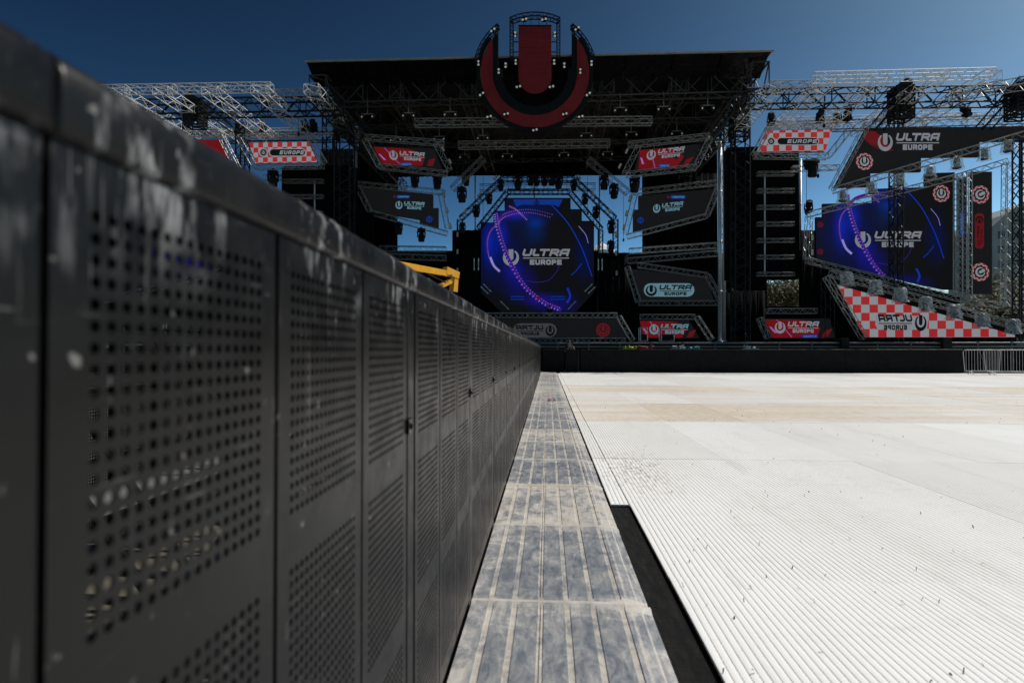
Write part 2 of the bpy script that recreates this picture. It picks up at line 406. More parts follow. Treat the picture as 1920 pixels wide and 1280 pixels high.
def post_fn(mb):
    for y0, y1 in ((.950, 1.0140),):
        n = 5; r_ = .005; pr = [(-.05,y0),(-.05,y1)]
        pr += [(-.002-r_+r_*math.sin(a), y1-r_+r_*math.cos(a)) for a in [k*math.pi/2/n for k in range(n+1)]]
        pr += [(-.002-r_+r_*math.cos(a), y0+r_-r_*math.sin(a)) for a in [k*math.pi/2/n for k in range(n+1)]]
        mb.prism([(x,y,.0) for x,y in pr], (0,0,1.150))
def rail_fn(mb):
    pr = [(.004,1.152),(.0065,1.157),(.0065,1.180)]
    pr += [(-.0105+.017*math.cos(a), 1.187+.0205*math.sin(a)) for a in [k*math.pi/12 for k in range(1,6)]]
    pr += [(-.012,1.2075),(-.045,1.2075)]
    pr += [(-.046+.017*math.cos(a), 1.187+.0205*math.sin(a)) for a in [math.pi/2+k*math.pi/12 for k in range(1,6)]]
    pr += [(-.063,1.166),(-.063,1.14),(-.058,1.14),(-.050,1.152)]
    ys = [.002, .006] + [.1*k for k in range(1,10)] + [U-.006, U-.002]
    n = len(pr)
    for j, y in enumerate(ys):
        s_ = .985 if j in (0, len(ys)-1) else 1
        for x, z in pr:
            mb.v.append(Vector((-.028+(x+.028)*s_ + random.uniform(-.0008,.0008), y, 1.16+(z-1.16)*s_ + (random.uniform(-.0012,.0012) if z > 1.17 else 0))))
    for j in range(len(ys)-1):
        for i in range(n): mb.f.append((j*n+i, j*n+(i+1)%n, (j+1)*n+(i+1)%n, (j+1)*n+i)); mb.m.append(0)
    mb.f += [tuple(range(n)), tuple((len(ys)-1)*n+i for i in range(n-1,-1,-1))]; mb.m += [0,0]
def latch_fn(mb):
    mb.box((-.004,.928,.83),(.006,.972,.862)); mb.lathe([(0,.0),(.008,.0),(.008,.006),(0,.008)], (.004,.94,.846), 8, 'y')
def frame_fn(mb):
    for z in (.06, .42, .78, 1.12): mb.box((-.05,.012,z-.012),(-.026,.938,z+.012))
    for y in (.008, .31, .622): mb.box((-.06,y-.006,.03),(-.026,y+.012,1.14))
def brace_fn(mb):
    mb.path([Vector((-.05,0,1.05)), Vector((-.80,0,.02)), Vector((-.05,0,.05))], .018, 6)
def step_fn(mb):
    mb.box((-.34,.02,.30),(-.07,.99,.315)); mb.box((-.36,.02,.27),(-.34,.99,.318))
GR = [.082,.178,.276,.288,.386,.488,.600]
def plate_fn(mb):
    prof = [(.002,-.03,0)]
    x = .002
    def seg(x1, z1, mi): prof.append((x1, z1, mi))
    seg(.002, 0, 0)
    for gx in GR:
        d = .004; hw = .0115 if gx not in (.276,.288) else .0055
        seg(gx-hw, 0, 0); seg(gx-hw+.001, -d, 1); seg(gx+hw-.001, -d, 1); seg(gx+hw, 0, 1)
    seg(.628, -.002, 0); seg(.640,-.0035,1); seg(.672,-.009,0); seg(.680,-.0115,1); seg(.716,-.019,0); seg(.717,-.05,0)
    ys = [.004,.007,.040,.046,.10,.25,.42,.58,.75,.90,.955,.985,U-.007,U-.003]
    n = len(prof)
    for j, y in enumerate(ys):
        dz = {0:-.014,1:-.004,2:-.002,3:0,10:0,11:.010,12:.010,13:-.012}.get(j, 0)
        for i, (px_, pz, mi) in enumerate(prof):
            zz = pz
            if j in (1,2,11,12) and 0 < i < n-7 and zz < -.002: zz = 0     # grooves stop before the ends
            mb.v.append(Vector((px_, y, zz + (dz if 0 < i < n-1 else 0) + random.uniform(-.0006,.0006))))
    for j in range(len(ys)-1):
        for i in range(n-1):
            a = j*n+i; mb.f.append((a,a+1,a+n+1,a+n)); mb.m.append(1 if j in (0, 11, 12) else prof[i+1][2])
meshes = dict(latch=bar_mesh('latch', latch_fn, M['rail']), post=bar_mesh('post', post_fn, M['barrier']), top_rail=bar_mesh('top_rail', rail_fn, M['rail'], True),
              frame=bar_mesh('frame', frame_fn, M['black']), brace=bar_mesh('brace', brace_fn, M['black']), step=bar_mesh('step', step_fn, M['alu_dim']))
plates = [bar_mesh('foot_plate', plate_fn, [M['tread'], M['tread_dust']]) for _ in range(3)]
def part(name, me, parent, loc=(0,0,0)):
    o = bpy.data.objects.new(name, me); COL.objects.link(o); o.parent = parent; o.location = loc; return o
def barrier(k, x, y, label, group, front=True):
    t = thing('crowd_barrier', (x, y, 0), label, 'barrier', group)
    if not front: t.rotation_euler.z = math.pi
    t.rotation_euler.z += random.uniform(-.0035,.0035) if k > 0 else 0
    for i in range(3): part('perforated_panel', perf, t, (0, .002 + .312*i, 0))
    for n_ in ('post','top_rail','frame','step','latch'): part(n_, meshes[n_], t)
    for y_ in (.10, .85): part('brace', meshes['brace'], t, (0, y_, 0))
    if front: part('foot_plate', plates[k % 3], t)
    return t
for k in range(-1, 26):
    y = .344 + U*k
    if k < 12 and k >= 0: lab = f'{ORD[k]} nearest section of the black perforated barrier row on the left'
    elif k < 0: lab = 'blurred black barrier section right beside the camera at the left edge'
    else: lab = 'far section of the black perforated barrier row, merging with others near the pit fence'
    barrier(k, XB, y, lab, 'black perforated crowd barriers in a row')
for k in range(0, 9):
    barrier(k+20, -2.35, 1.3 + U*k, 'black barrier section glimpsed only through the holes of the near row', 'second barrier row behind the first', False)

# ------------------------------------------------------------------ truss builder
def truss_geo(mb, p0, p1, w_, h, r_=.022, pitch=None, lace=.012, mi=0):
    p0, p1 = Vector(p0), Vector(p1); d = p1 - p0; L = d.length; d.normalize()
    n1 = Vector((0,1,0)) if abs(d.y) < .9 else Vector((1,0,0))
    n1 = (n1 - d * n1.dot(d)).normalized(); n2 = d.cross(n1)
    cs = [n1*(sx*w_/2) + n2*(sz*h/2) for sx, sz in ((-1,-1),(1,-1),(1,1),(-1,1))]
    for c in cs: mb.tube(p0+c, p1+c, r_, 5)
    pitch = pitch or max(w_, h); nb = max(1, round(L/pitch)); st = L/nb
    for k in range(nb):
        for e in range(4):
            a, b = cs[e], cs[(e+1)%4]
            if k % 2: a, b = b, a
            mb.tube(p0+a+d*(k*st), p0+b+d*((k+1)*st), lace, 4)
    nf = max(1, round(L/2.4))
    for k in range(nf+1):
        for e in range(4): mb.tube(p0+cs[e]+d*(L*k/nf), p0+cs[(e+1)%4]+d*(L*k/nf), lace, 4)
def truss(p0, p1, w_, h, mat, label, group=None, name='truss', r_=.024, pitch=None, lace=.013):
    base = Vector(p0) if p0[2] < p1[2] else Vector(p1)
    mb = MB(); truss_geo(mb, p0, p1, w_, h, r_, pitch, lace)
    o = bpy.data.objects.new(name, mb.mesh(name, mat, base)); COL.objects.link(o); o.location = base
    return tag(o, label, 'truss', group)
def frame(segs, Y, w_, h, mat, label, r_=.019, name='lighting_truss', cat='truss', pitch=None, lace=.012):
    """several straight truss lengths bolted into one frame; segs in photograph measurements"""
    pts = [at(x, y, Y) for s_ in segs for (x, y) in s_]
    low = min(pts, key=lambda p: p.z)
    t = thing(name, low, label, cat)
    for a, b in segs:
        mb = MB(); truss_geo(mb, at(*a, Y), at(*b, Y), w_, h, r_, pitch, lace); mb.build('truss_length', mat, t)
    return t


# ------------------------------------------------------------------ lettering and emblems for the LED pictures
def strip(mb, pts, hw, Y, mi=0, closed=False, fmap=None):
    """flat mitred band along pts (2-D), mapped by fmap onto the plane y = Y"""
    P = [Vector((p[0], p[1])) for p in pts]; n = len(P); L = []; Rr = []
    for i in range(n):
        a = P[i-1] if (i > 0 or closed) else None; b = P[(i+1) % n] if (i < n-1 or closed) else None
        d1 = (P[i]-a).normalized() if a is not None else (b-P[i]).normalized()
        d2 = (b-P[i]).normalized() if b is not None else d1
        nn = Vector((-(d1+d2).y, (d1+d2).x)); nn = nn.normalized() if nn.length > 1e-6 else Vector((-d1.y, d1.x))
        k = hw / max(.45, nn.dot(Vector((-d1.y, d1.x)))); L.append(P[i]+nn*k); Rr.append(P[i]-nn*k)
    vs = [fmap(p.x, p.y, Y) for p in L] + [fmap(p.x, p.y, Y) for p in Rr]
    mb.add(vs, [(i, (i+1) % n, n+(i+1) % n, n+i) for i in range(n if closed else n-1)], mi)
GL = {'U': [[(0,1),(0,.2),(.16,0),(.84,0),(1,.2),(1,1)]], 'L': [[(0,1),(0,.2),(.16,0),(.74,0)]], 'T': [[(-.12,1),(1,1)],[(.44,.9),(.44,0)]],
      'R': [[(0,0),(0,1),(.84,1),(1,.84),(1,.58),(.84,.44),(.2,.44)],[(.55,.36),(1,0)]],
      'A': [[(0,0),(0,.8),(.18,1),(1,1),(1,0)],[(.1,.36),(.9,.36)]], 'E': [[(1,1),(0,1),(0,0),(1,0)],[(.1,.5),(.9,.5)]],
      'O': [[(.16,0),(.84,0),(1,.2),(1,.8),(.84,1),(.16,1),(0,.8),(0,.2),'c']], 'P': [[(0,0),(0,1),(.84,1),(1,.84),(1,.6),(.84,.44),(.2,.44)]],
      'C': [[(1,1),(.18,1),(0,.8),(0,.2),(.18,0),(1,0)]], 'I': [[(.15,0),(.15,1)]]}
def write(mb, text, x0, y0, x1, y1, weight, fmap, Y, shear=0, gap=.32, mi=0):
    """letters between x0..x1, y0 (top)..y1 (bottom) in the unit space of fmap"""
    n = len(text); adv = [{'L': .70, 'I': .45}.get(c, 1.0) + gap for c in text]
    lw = (x1-x0) / (sum(adv) - gap); H = y1-y0; hw = weight/2
    for i, ch in enumerate(text):
        ox = x0 + lw*sum(adv[:i])
        for q, st in enumerate(GL[ch]):
            cl = st[-1] == 'c'; pts = [p for p in st if p != 'c']
            P = []
            for (u, v) in pts:
                yy = y1 - hw - v*(H-2*hw); xx = ox + hw + u*(lw-2*hw) + shear*(y1-yy)
                P.append((xx, yy))
            if not cl:      # square stroke ends
                for e_, f_ in ((0, 1), (-1, -2)):
                    d_ = Vector(P[e_]) - Vector(P[f_]); P[e_] = tuple(Vector(P[e_]) + d_.normalized()*hw*.96)
            strip(mb, P, hw, Y - .002*q - .0005*i, mi, cl, fmap)
def quad_map(q):
    """unit square -> photograph quad (tl, tr, br, bl)"""
    (ax,ay),(bx,by),(cx,cy),(dx,dy) = q
    def f(u, v, Y):
        x = (ax*(1-u)+bx*u)*(1-v) + (dx*(1-u)+cx*u)*v; y = (ay*(1-u)+by*u)*(1-v) + (dy*(1-u)+cy*u)*v
        return at(x, y, Y)
    return f
def rect(x0, y0, x1, y1): return [(x0,y0),(x1,y0),(x1,y1),(x0,y1)]
def emblem(mb, cx, cy, r_, Y, fmap, ax=1.0, mi=0, rot=0):
    """open ring with an upright bar in its mouth"""
    def fm(u, v, Y_): 
        c, s_ = math.cos(rot), math.sin(rot); return fmap(cx + (u*c - v*s_)*r_*ax, cy + (u*s_ + v*c)*r_, Y_)
    a0, a1 = R(-56), R(236); n = 22
    ang = [a0 + (a1-a0)*k/n for k in range(n+1)]
    vs = [fm(math.cos(a), math.sin(a), Y) for a in ang] + [fm(.68*math.cos(a), .70*math.sin(a)-.16, Y) for a in ang]
    # the inner side of the mouth is cut straight up
    mb.add(vs, [(i,i+1,n+2+i,n+1+i) for i in range(n)], mi)
    b = .30; pts = [(-b,-1.0),(b,-1.02)] + [(b*math.cos(t), .0+b*math.sin(t)) for t in [math.pi*k/8 for k in range(9)]]
    mb.add([fm(u, v, Y-.002) for u, v in pts], [tuple(range(len(pts)))], mi)
def logo(mb, q, Y, mi=0, mirror=False, weight=.085):
    """the whole line-up: emblem, big slanted word, rule, small word; aspect about 4.2 : 1"""
    if mirror: q = [q[1], q[0], q[3], q[2]]
    f = quad_map(q); asp = 4.23
    def g_(u, v, Y_): return f(u/asp, v, Y_)       # space 4.23 wide, 1 high
    emblem(mb, .53, .55, .5, Y, g_, 1.0, mi)
    write(mb, 'ULTRA', 1.20, .02, 4.06, .46, .125, g_, Y, .32, .10, mi)
    strip(mb, [(1.28,.575),(4.12,.575)], .028, Y, mi, False, g_)
    write(mb, 'EUROPE', 1.70, .67, 3.68, .98, .092, g_, Y, 0, .14, mi)
def disc(mb, cx, cy, r_, Y, mi=0, n=24, fm=None, rin=0):
    fm = fm or at
    if rin:
        vs = [fm(cx+rr*math.cos(2*math.pi*k/n), cy+rr*math.sin(2*math.pi*k/n), Y) for rr in (r_, rin) for k in range(n)]
        mb.add(vs, [(k,(k+1)%n,n+(k+1)%n,n+k) for k in range(n)], mi)
    else: mb.add([fm(cx+r_*math.cos(2*math.pi*k/n), cy+r_*math.sin(2*math.pi*k/n), Y) for k in range(n)], [tuple(range(n))], mi)
def pill(mb, x0, y0, x1, y1, Y, mi=0):
    r_ = (y1-y0)/2; n = 8
    pts = [(x1-r_+r_*math.sin(a), y0+r_-r_*math.cos(a)) for a in [math.pi*k/n for k in range(n+1)]]
    pts += [(x0+r_-r_*math.sin(a), y0+r_+r_*math.cos(a)) for a in [math.pi*k/n for k in range(n+1)]]
    mb.add([at(x, y, Y) for x, y in pts], [tuple(range(len(pts)))], mi)
def polyface(mb, pts, Y, mi=0): mb.add([at(x, y, Y) for x, y in pts], [tuple(range(len(pts)))], mi)
def bez(p, n=24):
    """smooth curve through the points p (Catmull-Rom)"""
    P = [Vector(a) for a in p]; P = [P[0]*2-P[1]] + P + [P[-1]*2-P[-2]]; o_ = []
    for i in range(1, len(P)-2):
        for k in range(n):
            t = k/n; a,b,c,d = P[i-1:i+3]
            o_.append(.5*((2*b) + (c-a)*t + (2*a-5*b+4*c-d)*t*t + (3*b-a-3*c+d)*t**3))
    o_.append(P[-2]); return o_

L = dict(
    dark=led('led_dark_picture', (.006,.006,.007)), text=led('led_silver_grey', (.19,.205,.235)), white=led('led_white', (.42,.45,.48)),
    cyan=led('led_pale_cyan', (.10,.215,.26)), red=led('led_red', (.14,.0035,.006)), blue=led('led_blue', (.003,.03,.24)), bright=led('led_bright_blue', (.006,.025,.30)),
    purple=led('led_purple', (.035,.010,.20)), pink=led('led_pink_dashes', (.30,.11,.36)), lilac=led('led_lilac', (.25,.22,.55)), dkred=led('led_deep_red', (.11,.006,.009)),
    grey=led('led_mid_grey', (.045,.045,.05)), chk_red=led('led_check_red', (.29,.011,.013)), chk_white=led('led_check_white', (.215,.235,.255)), black=led('led_black', (.003,.003,.004)),
    navy=led('led_navy', (.001,.006,.05)))
def screen(poly, Y, label, face=None, thick=.16, lean=0):
    """LED wall with a cabinet behind its lit face; poly in photograph measurements"""
    P = [at(x, y, Y) for x, y in poly]; low = min(P, key=lambda p: p.z)
    t = thing('led_screen', low, label, 'led screen')
    mb = MB(); mb.prism([p + Vector((0,.02,0)) for p in P], (0,thick,0)); mb.build('cabinet', M['black'], t)
    mb = MB(); mb.prism(P, (0,.018,0)); mb.build('display', face or L['dark'], t)
    return t
def art(t, name, mats, fn, dY=.012):
    mb = MB(); fn(mb); return mb.build(name, mats, t, fix=False)

# ------------------------------------------------------------------ stage deck and its black surroundings
YF, YR = 31.0, 50.0
zd = 1.27
d = MB(); d.box((-24, YF, zd-.14), (25, YR, zd)); deck = d.build('stage_deck', M['deck'])
tag(deck, 'wide black stage deck behind the pit fence', 'stage')
d = MB(); d.box((-24, YF+.25, -.10), (25, YF+.30, zd-.145))
tag(d.build('stage_skirt', M['drape']), 'black skirt cloth closing the front of the stage deck', 'skirt')

def wall(poly, Y, label, t=.12, mat='drape', name='backdrop', cat='drape', folds=False):
    P = [at(x, y, Y) for x, y in poly]; mb = MB(); low = min(P, key=lambda p: p.z)
    mb.prism(P, (0, t, 0)); o = bpy.data.objects.new(name, mb.mesh(name, M[mat], low)); COL.objects.link(o); o.location = low
    return tag(o, label, cat)
def folded(x0, y0, x1, y1, Y, label, amp=.10, step=.22):
    """hanging cloth with soft vertical folds"""
    a, b = at(x0, y0, Y), at(x1, y1, Y); n = max(4, int((b.x-a.x)/step)*2); mb = MB()
    ph = random.random()*6
    for i in range(n+1):
        x = a.x + (b.x-a.x)*i/n; dy = amp*math.sin(i*1.57+ph) * random.uniform(.6,1.2)
        mb.v += [Vector((x, Y+dy*.6, a.z)), Vector((x, Y+dy, b.z))]
    for i in range(n): mb.f.append((2*i,2*i+2,2*i+3,2*i+1)); mb.m.append(0)
    o = bpy.data.objects.new('drape', mb.mesh('drape', M['drape'], Vector((a.x, Y, b.z)), True)); COL.objects.link(o); o.location = (a.x, Y, b.z)
    mod = o.modifiers.new('thickness', 'SOLIDIFY'); mod.thickness = .02
    return tag(o, label, 'drape')
wall([(690,470),(1120,470),(1120,474),(1345,474),(1438,474),(1438,653),(690,653)], 49.0, 'black back wall across the rear of the stage, below the sky gap')
wall([(1438,574),(1560,574),(1560,653),(1438,653)], 49.05, 'low black wall piece under the tall speaker wall, right of the main back wall')
wall([(1499,474),(1560,474),(1560,573.5),(1499,573.5)], 49.05, 'black wall piece behind the thin pale mast, right of the main back wall')
folded(600, 280, 745, 470, 47.5, 'black cloth hanging at the stage left side, behind the grey pole')
folded(1204, 322, 1346, 500, 47.0, 'black cloth hanging behind the dark middle screen right of centre')
folded(848, 432, 902, 650, 43.0, 'black cloth tower left of the octagonal blue screen')
folded(1124, 474, 1180, 650, 43.0, 'black cloth right of the octagonal blue screen')
folded(1500, 432, 1562, 650, 37.4, 'black cloth between the speaker wall and the right wing screens')
folded(1362, 545, 1436, 650, 40, 'black cloth low under the tall speaker wall')

# ------------------------------------------------------------------ roof
ZR = at(1003, 108, 33).z
zl, zr_ = at(575,118,33), at(1447,98,33)
roof = thing('stage_roof', (-.7, 41, 0), 'huge flat black stage roof spanning above the octagonal screen', 'roof')
mb = MB(); xl, xr = zl.x, zr_.x
mb.add([(xl,33,zl.z),(xr,33,zr_.z),(xr,50.5,zr_.z-.1),(xl,50.5,zl.z-.1),(xl,33,zl.z+.10),(xr,33,zr_.z+.10),(xr,50.5,zr_.z+.0),(xl,50.5,zl.z+.0)],
       [(0,1,2,3),(4,7,6,5),(0,4,5,1),(1,5,6,2),(2,6,7,3),(3,7,4,0)])
mb.build('roof_sheet', M['black'], roof)
mb = MB(); mb.tube((xl-.1,32.95,zl.z+.05),(xr+.1,32.95,zr_.z+.05),.07,8,caps=True); mb.build('eave_tube', M['alu_dim'], roof)
def lip():
    m, nt, b = new_mat('glossy_roof_membrane'); b.inputs['Base Color'].default_value = (.004,.004,.0045,1); b.inputs['Specular IOR Level'].default_value = .3
    n = noise(nt, pos_scaled(nt, (.6,1,1)), 1.2, 3); nt.links.new(ramp(nt, n, [(.3,.12),(.7,.4)]), b.inputs['Roughness']); bump(nt, b, n, .5, .3); return m
M['lip'] = lip(); nP = 10
for k in range(nP):
    a, b_ = k/nP, (k+1)/nP - .004
    A, B = Vector((xl,33.05,zl.z)).lerp(Vector((xr,33.05,zr_.z)), a), Vector((xl,33.05,zl.z)).lerp(Vector((xr,33.05,zr_.z)), b_)
    mb = MB(); mb.prism([A+Vector((0,0,-.02)), B+Vector((0,0,-.02)), B+Vector((0,1.5,-.75)), A+Vector((0,1.5,-.75))], (0,.01,.03)); mb.build('front_panel', M['lip'], roof)
# interior structure of the roof
for Yt, lab in ((34.8,'front'), (38.5,'second'), (42.2,'third'), (46,'fourth')):
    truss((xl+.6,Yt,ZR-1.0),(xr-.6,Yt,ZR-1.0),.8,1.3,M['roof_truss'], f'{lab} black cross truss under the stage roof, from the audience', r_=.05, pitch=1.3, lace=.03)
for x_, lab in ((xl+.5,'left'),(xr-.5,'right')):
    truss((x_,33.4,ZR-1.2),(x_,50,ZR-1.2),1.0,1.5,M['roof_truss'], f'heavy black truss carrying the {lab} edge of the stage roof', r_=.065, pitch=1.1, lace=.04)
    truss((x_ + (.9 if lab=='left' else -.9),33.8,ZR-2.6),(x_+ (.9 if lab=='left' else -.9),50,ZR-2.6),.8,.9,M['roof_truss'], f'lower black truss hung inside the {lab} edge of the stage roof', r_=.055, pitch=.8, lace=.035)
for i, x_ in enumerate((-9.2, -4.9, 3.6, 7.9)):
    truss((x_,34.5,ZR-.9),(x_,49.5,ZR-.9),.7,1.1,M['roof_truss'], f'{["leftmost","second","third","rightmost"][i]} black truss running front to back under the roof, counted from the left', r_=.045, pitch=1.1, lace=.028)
for i, (a, b_) in enumerate((((862,272),(862,330)),((878,190),(872,345)))):
    truss(at(*a,41), at(*b_,41), .4,.4, M['black_truss'], ['short dark truss hanging in the roof shade left of the red sign','slim dark upright truss left of the octagonal screen'][i])
wall([(672,282),(1345,282),(1345,328),(672,329)], 49.6, 'black header cloth at the rear roof edge above the sky gap', name='header_drape')
folded(672, 250, 870, 330, 46.5, 'black cloth behind the left red screen under the roof')
folded(1150, 250, 1345, 325, 46.5, 'black cloth behind the right red screen under the roof')

# silver trusses in the roof
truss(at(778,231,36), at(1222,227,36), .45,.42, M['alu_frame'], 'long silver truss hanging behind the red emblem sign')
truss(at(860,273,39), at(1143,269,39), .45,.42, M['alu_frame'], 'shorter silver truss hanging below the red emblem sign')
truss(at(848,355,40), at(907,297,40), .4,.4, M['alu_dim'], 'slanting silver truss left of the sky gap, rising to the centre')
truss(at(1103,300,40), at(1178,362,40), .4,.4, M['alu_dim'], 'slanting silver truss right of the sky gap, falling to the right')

# ------------------------------------------------------------------ giant red emblem above the roof
YS = 32.2; CX, CY = 1003, 137
sgn = thing('emblem_sign', at(CX, 246, YS), 'giant red open ring emblem with an upright bar above the stage roof', 'sign')
def P2(u, v, Y=YS): return at(CX+u, CY-v, Y)
def usym(ro, ri, cut, top_extra=0, n=30):
    """outline of the open ring: outer arc, straight inner cuts, inner arc"""
    a = math.acos(min(1, cut/ro)); pts = []
    for k in range(n+1):
        t = a - (2*a + math.pi) * k/n; pts.append((ro*math.cos(t), ro*math.sin(t)))
    b_ = math.acos(min(1, cut/ri)) if ri > cut else 0
    inner = [(ri*math.cos(t), ri*math.sin(t)) for t in [math.pi + math.pi*k/(n) for k in range(n+1)]]
    return pts, inner
def ring_faces(mb, ro, ri, Y, thick, n=36):
    """open ring: below the centre between two arcs, above it between the outer arc and a straight cut"""
    outs, ins = [], []
    a = math.acos(ri/ro)
    for k in range(9):
        t = math.pi - a + a*k/8; outs.append((ro*math.cos(t), ro*math.sin(t))); ins.append((-ri, ro*math.sin(t)*.999))
    ins[0] = (-ri, outs[0][1]-.01)
    for k in range(1, n):
        t = math.pi + math.pi*k/n; outs.append((ro*math.cos(t), ro*math.sin(t))); ins.append((ri*math.cos(t), ri*math.sin(t)))
    for k in range(9):
        t = a*k/8; outs.append((ro*math.cos(t), ro*math.sin(t))); ins.append((ri, ro*math.sin(t)*.999))
    m_ = len(outs); off = Vector((0,thick,0))
    vs = [P2(u,v,Y) for u,v in outs] + [P2(u,v,Y) for u,v in ins]; vs += [p+off for p in vs]
    fs = []
    for i in range(m_-1):
        fs += [(i,i+1,m_+i+1,m_+i), (2*m_+i,3*m_+i,3*m_+i+1,2*m_+i+1), (i,2*m_+i,2*m_+i+1,i+1), (m_+i,m_+i+1,3*m_+i+1,3*m_+i)]
    fs += [(0,m_,3*m_,2*m_), (m_-1,3*m_-1,4*m_-1,2*m_-1)]
    mb.add(vs, fs)
mb = MB(); ring_faces(mb, 102, 79, YS, .08); mb.build('red_ring', M['red'], sgn)
# black backing: a ring each side of the red one
def arc_band(mb, r0, r1, t0, t1, Y, thick, n=40):
    vs = []
    for k in range(n+1):
        t = t0+(t1-t0)*k/n
        for rr in (r0, r1):
            for dy in (0, thick): vs.append(P2(rr*math.cos(t), rr*math.sin(t), Y) + Vector((0,dy,0)))
    fs = []
    for k in range(n):
        a = 4*k; b_ = a+4
        fs += [(a,a+2,b_+2,b_),(a+1,b_+1,b_+3,a+3),(a,b_,b_+1,a+1),(a+2,a+3,b_+3,b_+2)]
    mb.add(vs, fs + [(0,1,3,2),(4*n,4*n+2,4*n+3,4*n+1)])
mb = MB(); arc_band(mb, 103, 110, R(180-38), R(360+38), YS+.03, .3); arc_band(mb, 62, 78, R(180), R(360), YS+.05, .3); mb.build('rim', M['black'], sgn)
mb = MB()
for s_ in (-1, 1):
    mb.prism([P2(s_*79,0,YS+.05), P2(s_*79,66,YS+.05), P2(s_*71,74,YS+.05), P2(s_*71,0,YS+.05)], (0,.2,0))
    mb.prism([P2(s_*78,0,YS+.06), P2(s_*62,0,YS+.06), P2(s_*62,8,YS+.06), P2(s_*78,8,YS+.06)], (0,.2,0))
mb.build('side_backing', M['black'], sgn)
mb = MB(); arc_band(mb, 20, 61, R(180), R(360), YS+.5, .1); mb.build('backing_cloth', M['drape'], sgn)
# bar, built from LED tiles
mb = MB(); mb.prism([P2(u,v,YS+.03) for u,v in [(-31,88),(31,88),(31,-8)] + [(31*math.cos(t),-8+31*math.sin(t)) for t in [-math.pi*k/14 for k in range(1,14)]] + [(-31,-8)]], (0,.03,0))
bk = mb.build('bar_backing', M['red'], sgn)
rowsV = [(86.5-9.7*k, 86.5-9.7*(k+1)) for k in range(10)]
for v1, v0 in rowsV:
    for c in range(4):
        u0, u1 = -28.5+14.25*c, -28.5+14.25*(c+1)
        if v1 > 86:
            if c == 0: poly = [(u0+.2,v0),(u1-.2,v0),(u1-.2,v1),(u0+5,v1),(u0+.2,v1-4)]
            elif c == 3: poly = [(u0+.2,v0),(u1-.2,v0),(u1-.2,v1-4),(u1-5,v1),(u0+.2,v1)]
            else: poly = [(u0+.2,v0),(u1-.2,v0),(u1-.2,v1),(u0+.2,v1)]
        else: poly = [(u0+.2,v0),(u1-.2,v0),(u1-.2,v1-.3),(u0+.2,v1-.3)]
        mb = MB(); mb.prism([P2(u,v,YS-.01+random.uniform(-.008,.008)) for u,v in poly], (0,.03,0)); mb.build('led_tile', M['red'], sgn)
mb = MB(); mb.prism([P2(u,v,YS-.01) for u,v in [(28.5*math.cos(t),-10.5+28.5*math.sin(t)) for t in [-math.pi*k/18 for k in range(19)]]], (0,.03,0)); mb.build('led_tile', M['red'], sgn)
mb = MB(); mb.prism([P2(-31,90,YS), P2(31,90,YS), P2(31,87.5,YS), P2(-31,87.5,YS)], (0,.12,0)); mb.build('bar_top_beam', M['black_truss'], sgn)
# open lattice outline
def lattice(mb, A, B, n, rt=.032, rl=.018):
    """planar lattice between two edge curves given as lists of 3-D points, doubled in depth"""
    for dy in (0, .35):
        o_ = Vector((0,dy,0))
        for E in (A, B):
            for a, b_ in zip(E[:-1], E[1:]): mb.tube(a+o_, b_+o_, rt, 4)
        for i in range(len(A)-1):
            mb.tube((A[i] if i%2 else B[i])+o_, (B[i+1] if i%2 else A[i+1])+o_, rl, 4)
        mb.tube(A[0]+o_, B[0]+o_, rt, 4); mb.tube(A[-1]+o_, B[-1]+o_, rt, 4)
    for E in (A, B):
        for i in range(0, len(E), 2): mb.tube(E[i], E[i]+Vector((0,.35,0)), rl, 4)
def arcpts(r_, t0, t1, n): return [P2(r_*math.cos(t0+(t1-t0)*k/n), r_*math.sin(t0+(t1-t0)*k/n), YS+.1) for k in range(n+1)]
for s_ in (-1, 1):
    t0, t1 = (R(90-37.5), R(13)) if s_ > 0 else (R(90+37.5), R(180-13))
    mb = MB(); lattice(mb, arcpts(116, t0, t1, 14), arcpts(110, t0, t1, 14), 14)
    e = 116*math.sin(t0); lattice(mb, [P2(s_*70, e - (e+30)*k/14, YS+.1) for k in range(15)], [P2(s_*75, e-9 - (e+21)*k/14, YS+.1) for k in range(15)], 14)
    mb.build('arm_lattice', M['black_truss'], sgn)
    mb = MB(); lattice(mb, [P2(s_*47, 104-76*k/12, YS+.1) for k in range(13)], [P2(s_*41, 100-72*k/12, YS+.1) for k in range(13)], 12)
    for v in (58, 39): mb.tube(P2(s_*41,v,YS+.1), P2(s_*31,v,YS+.1), .03, 4)
    mb.build('bar_side_lattice', M['black_truss'], sgn)
mb = MB(); lattice(mb, arcpts(114, R(114.3), R(65.7), 14), arcpts(107, R(113), R(67), 14), 14)
for u in (-24,-8,8,24): mb.tube(P2(u,103,YS+.1), P2(u*.9,90,YS+.1), .03, 4, .02)
mb.build('arch_lattice', M['black_truss'], sgn)
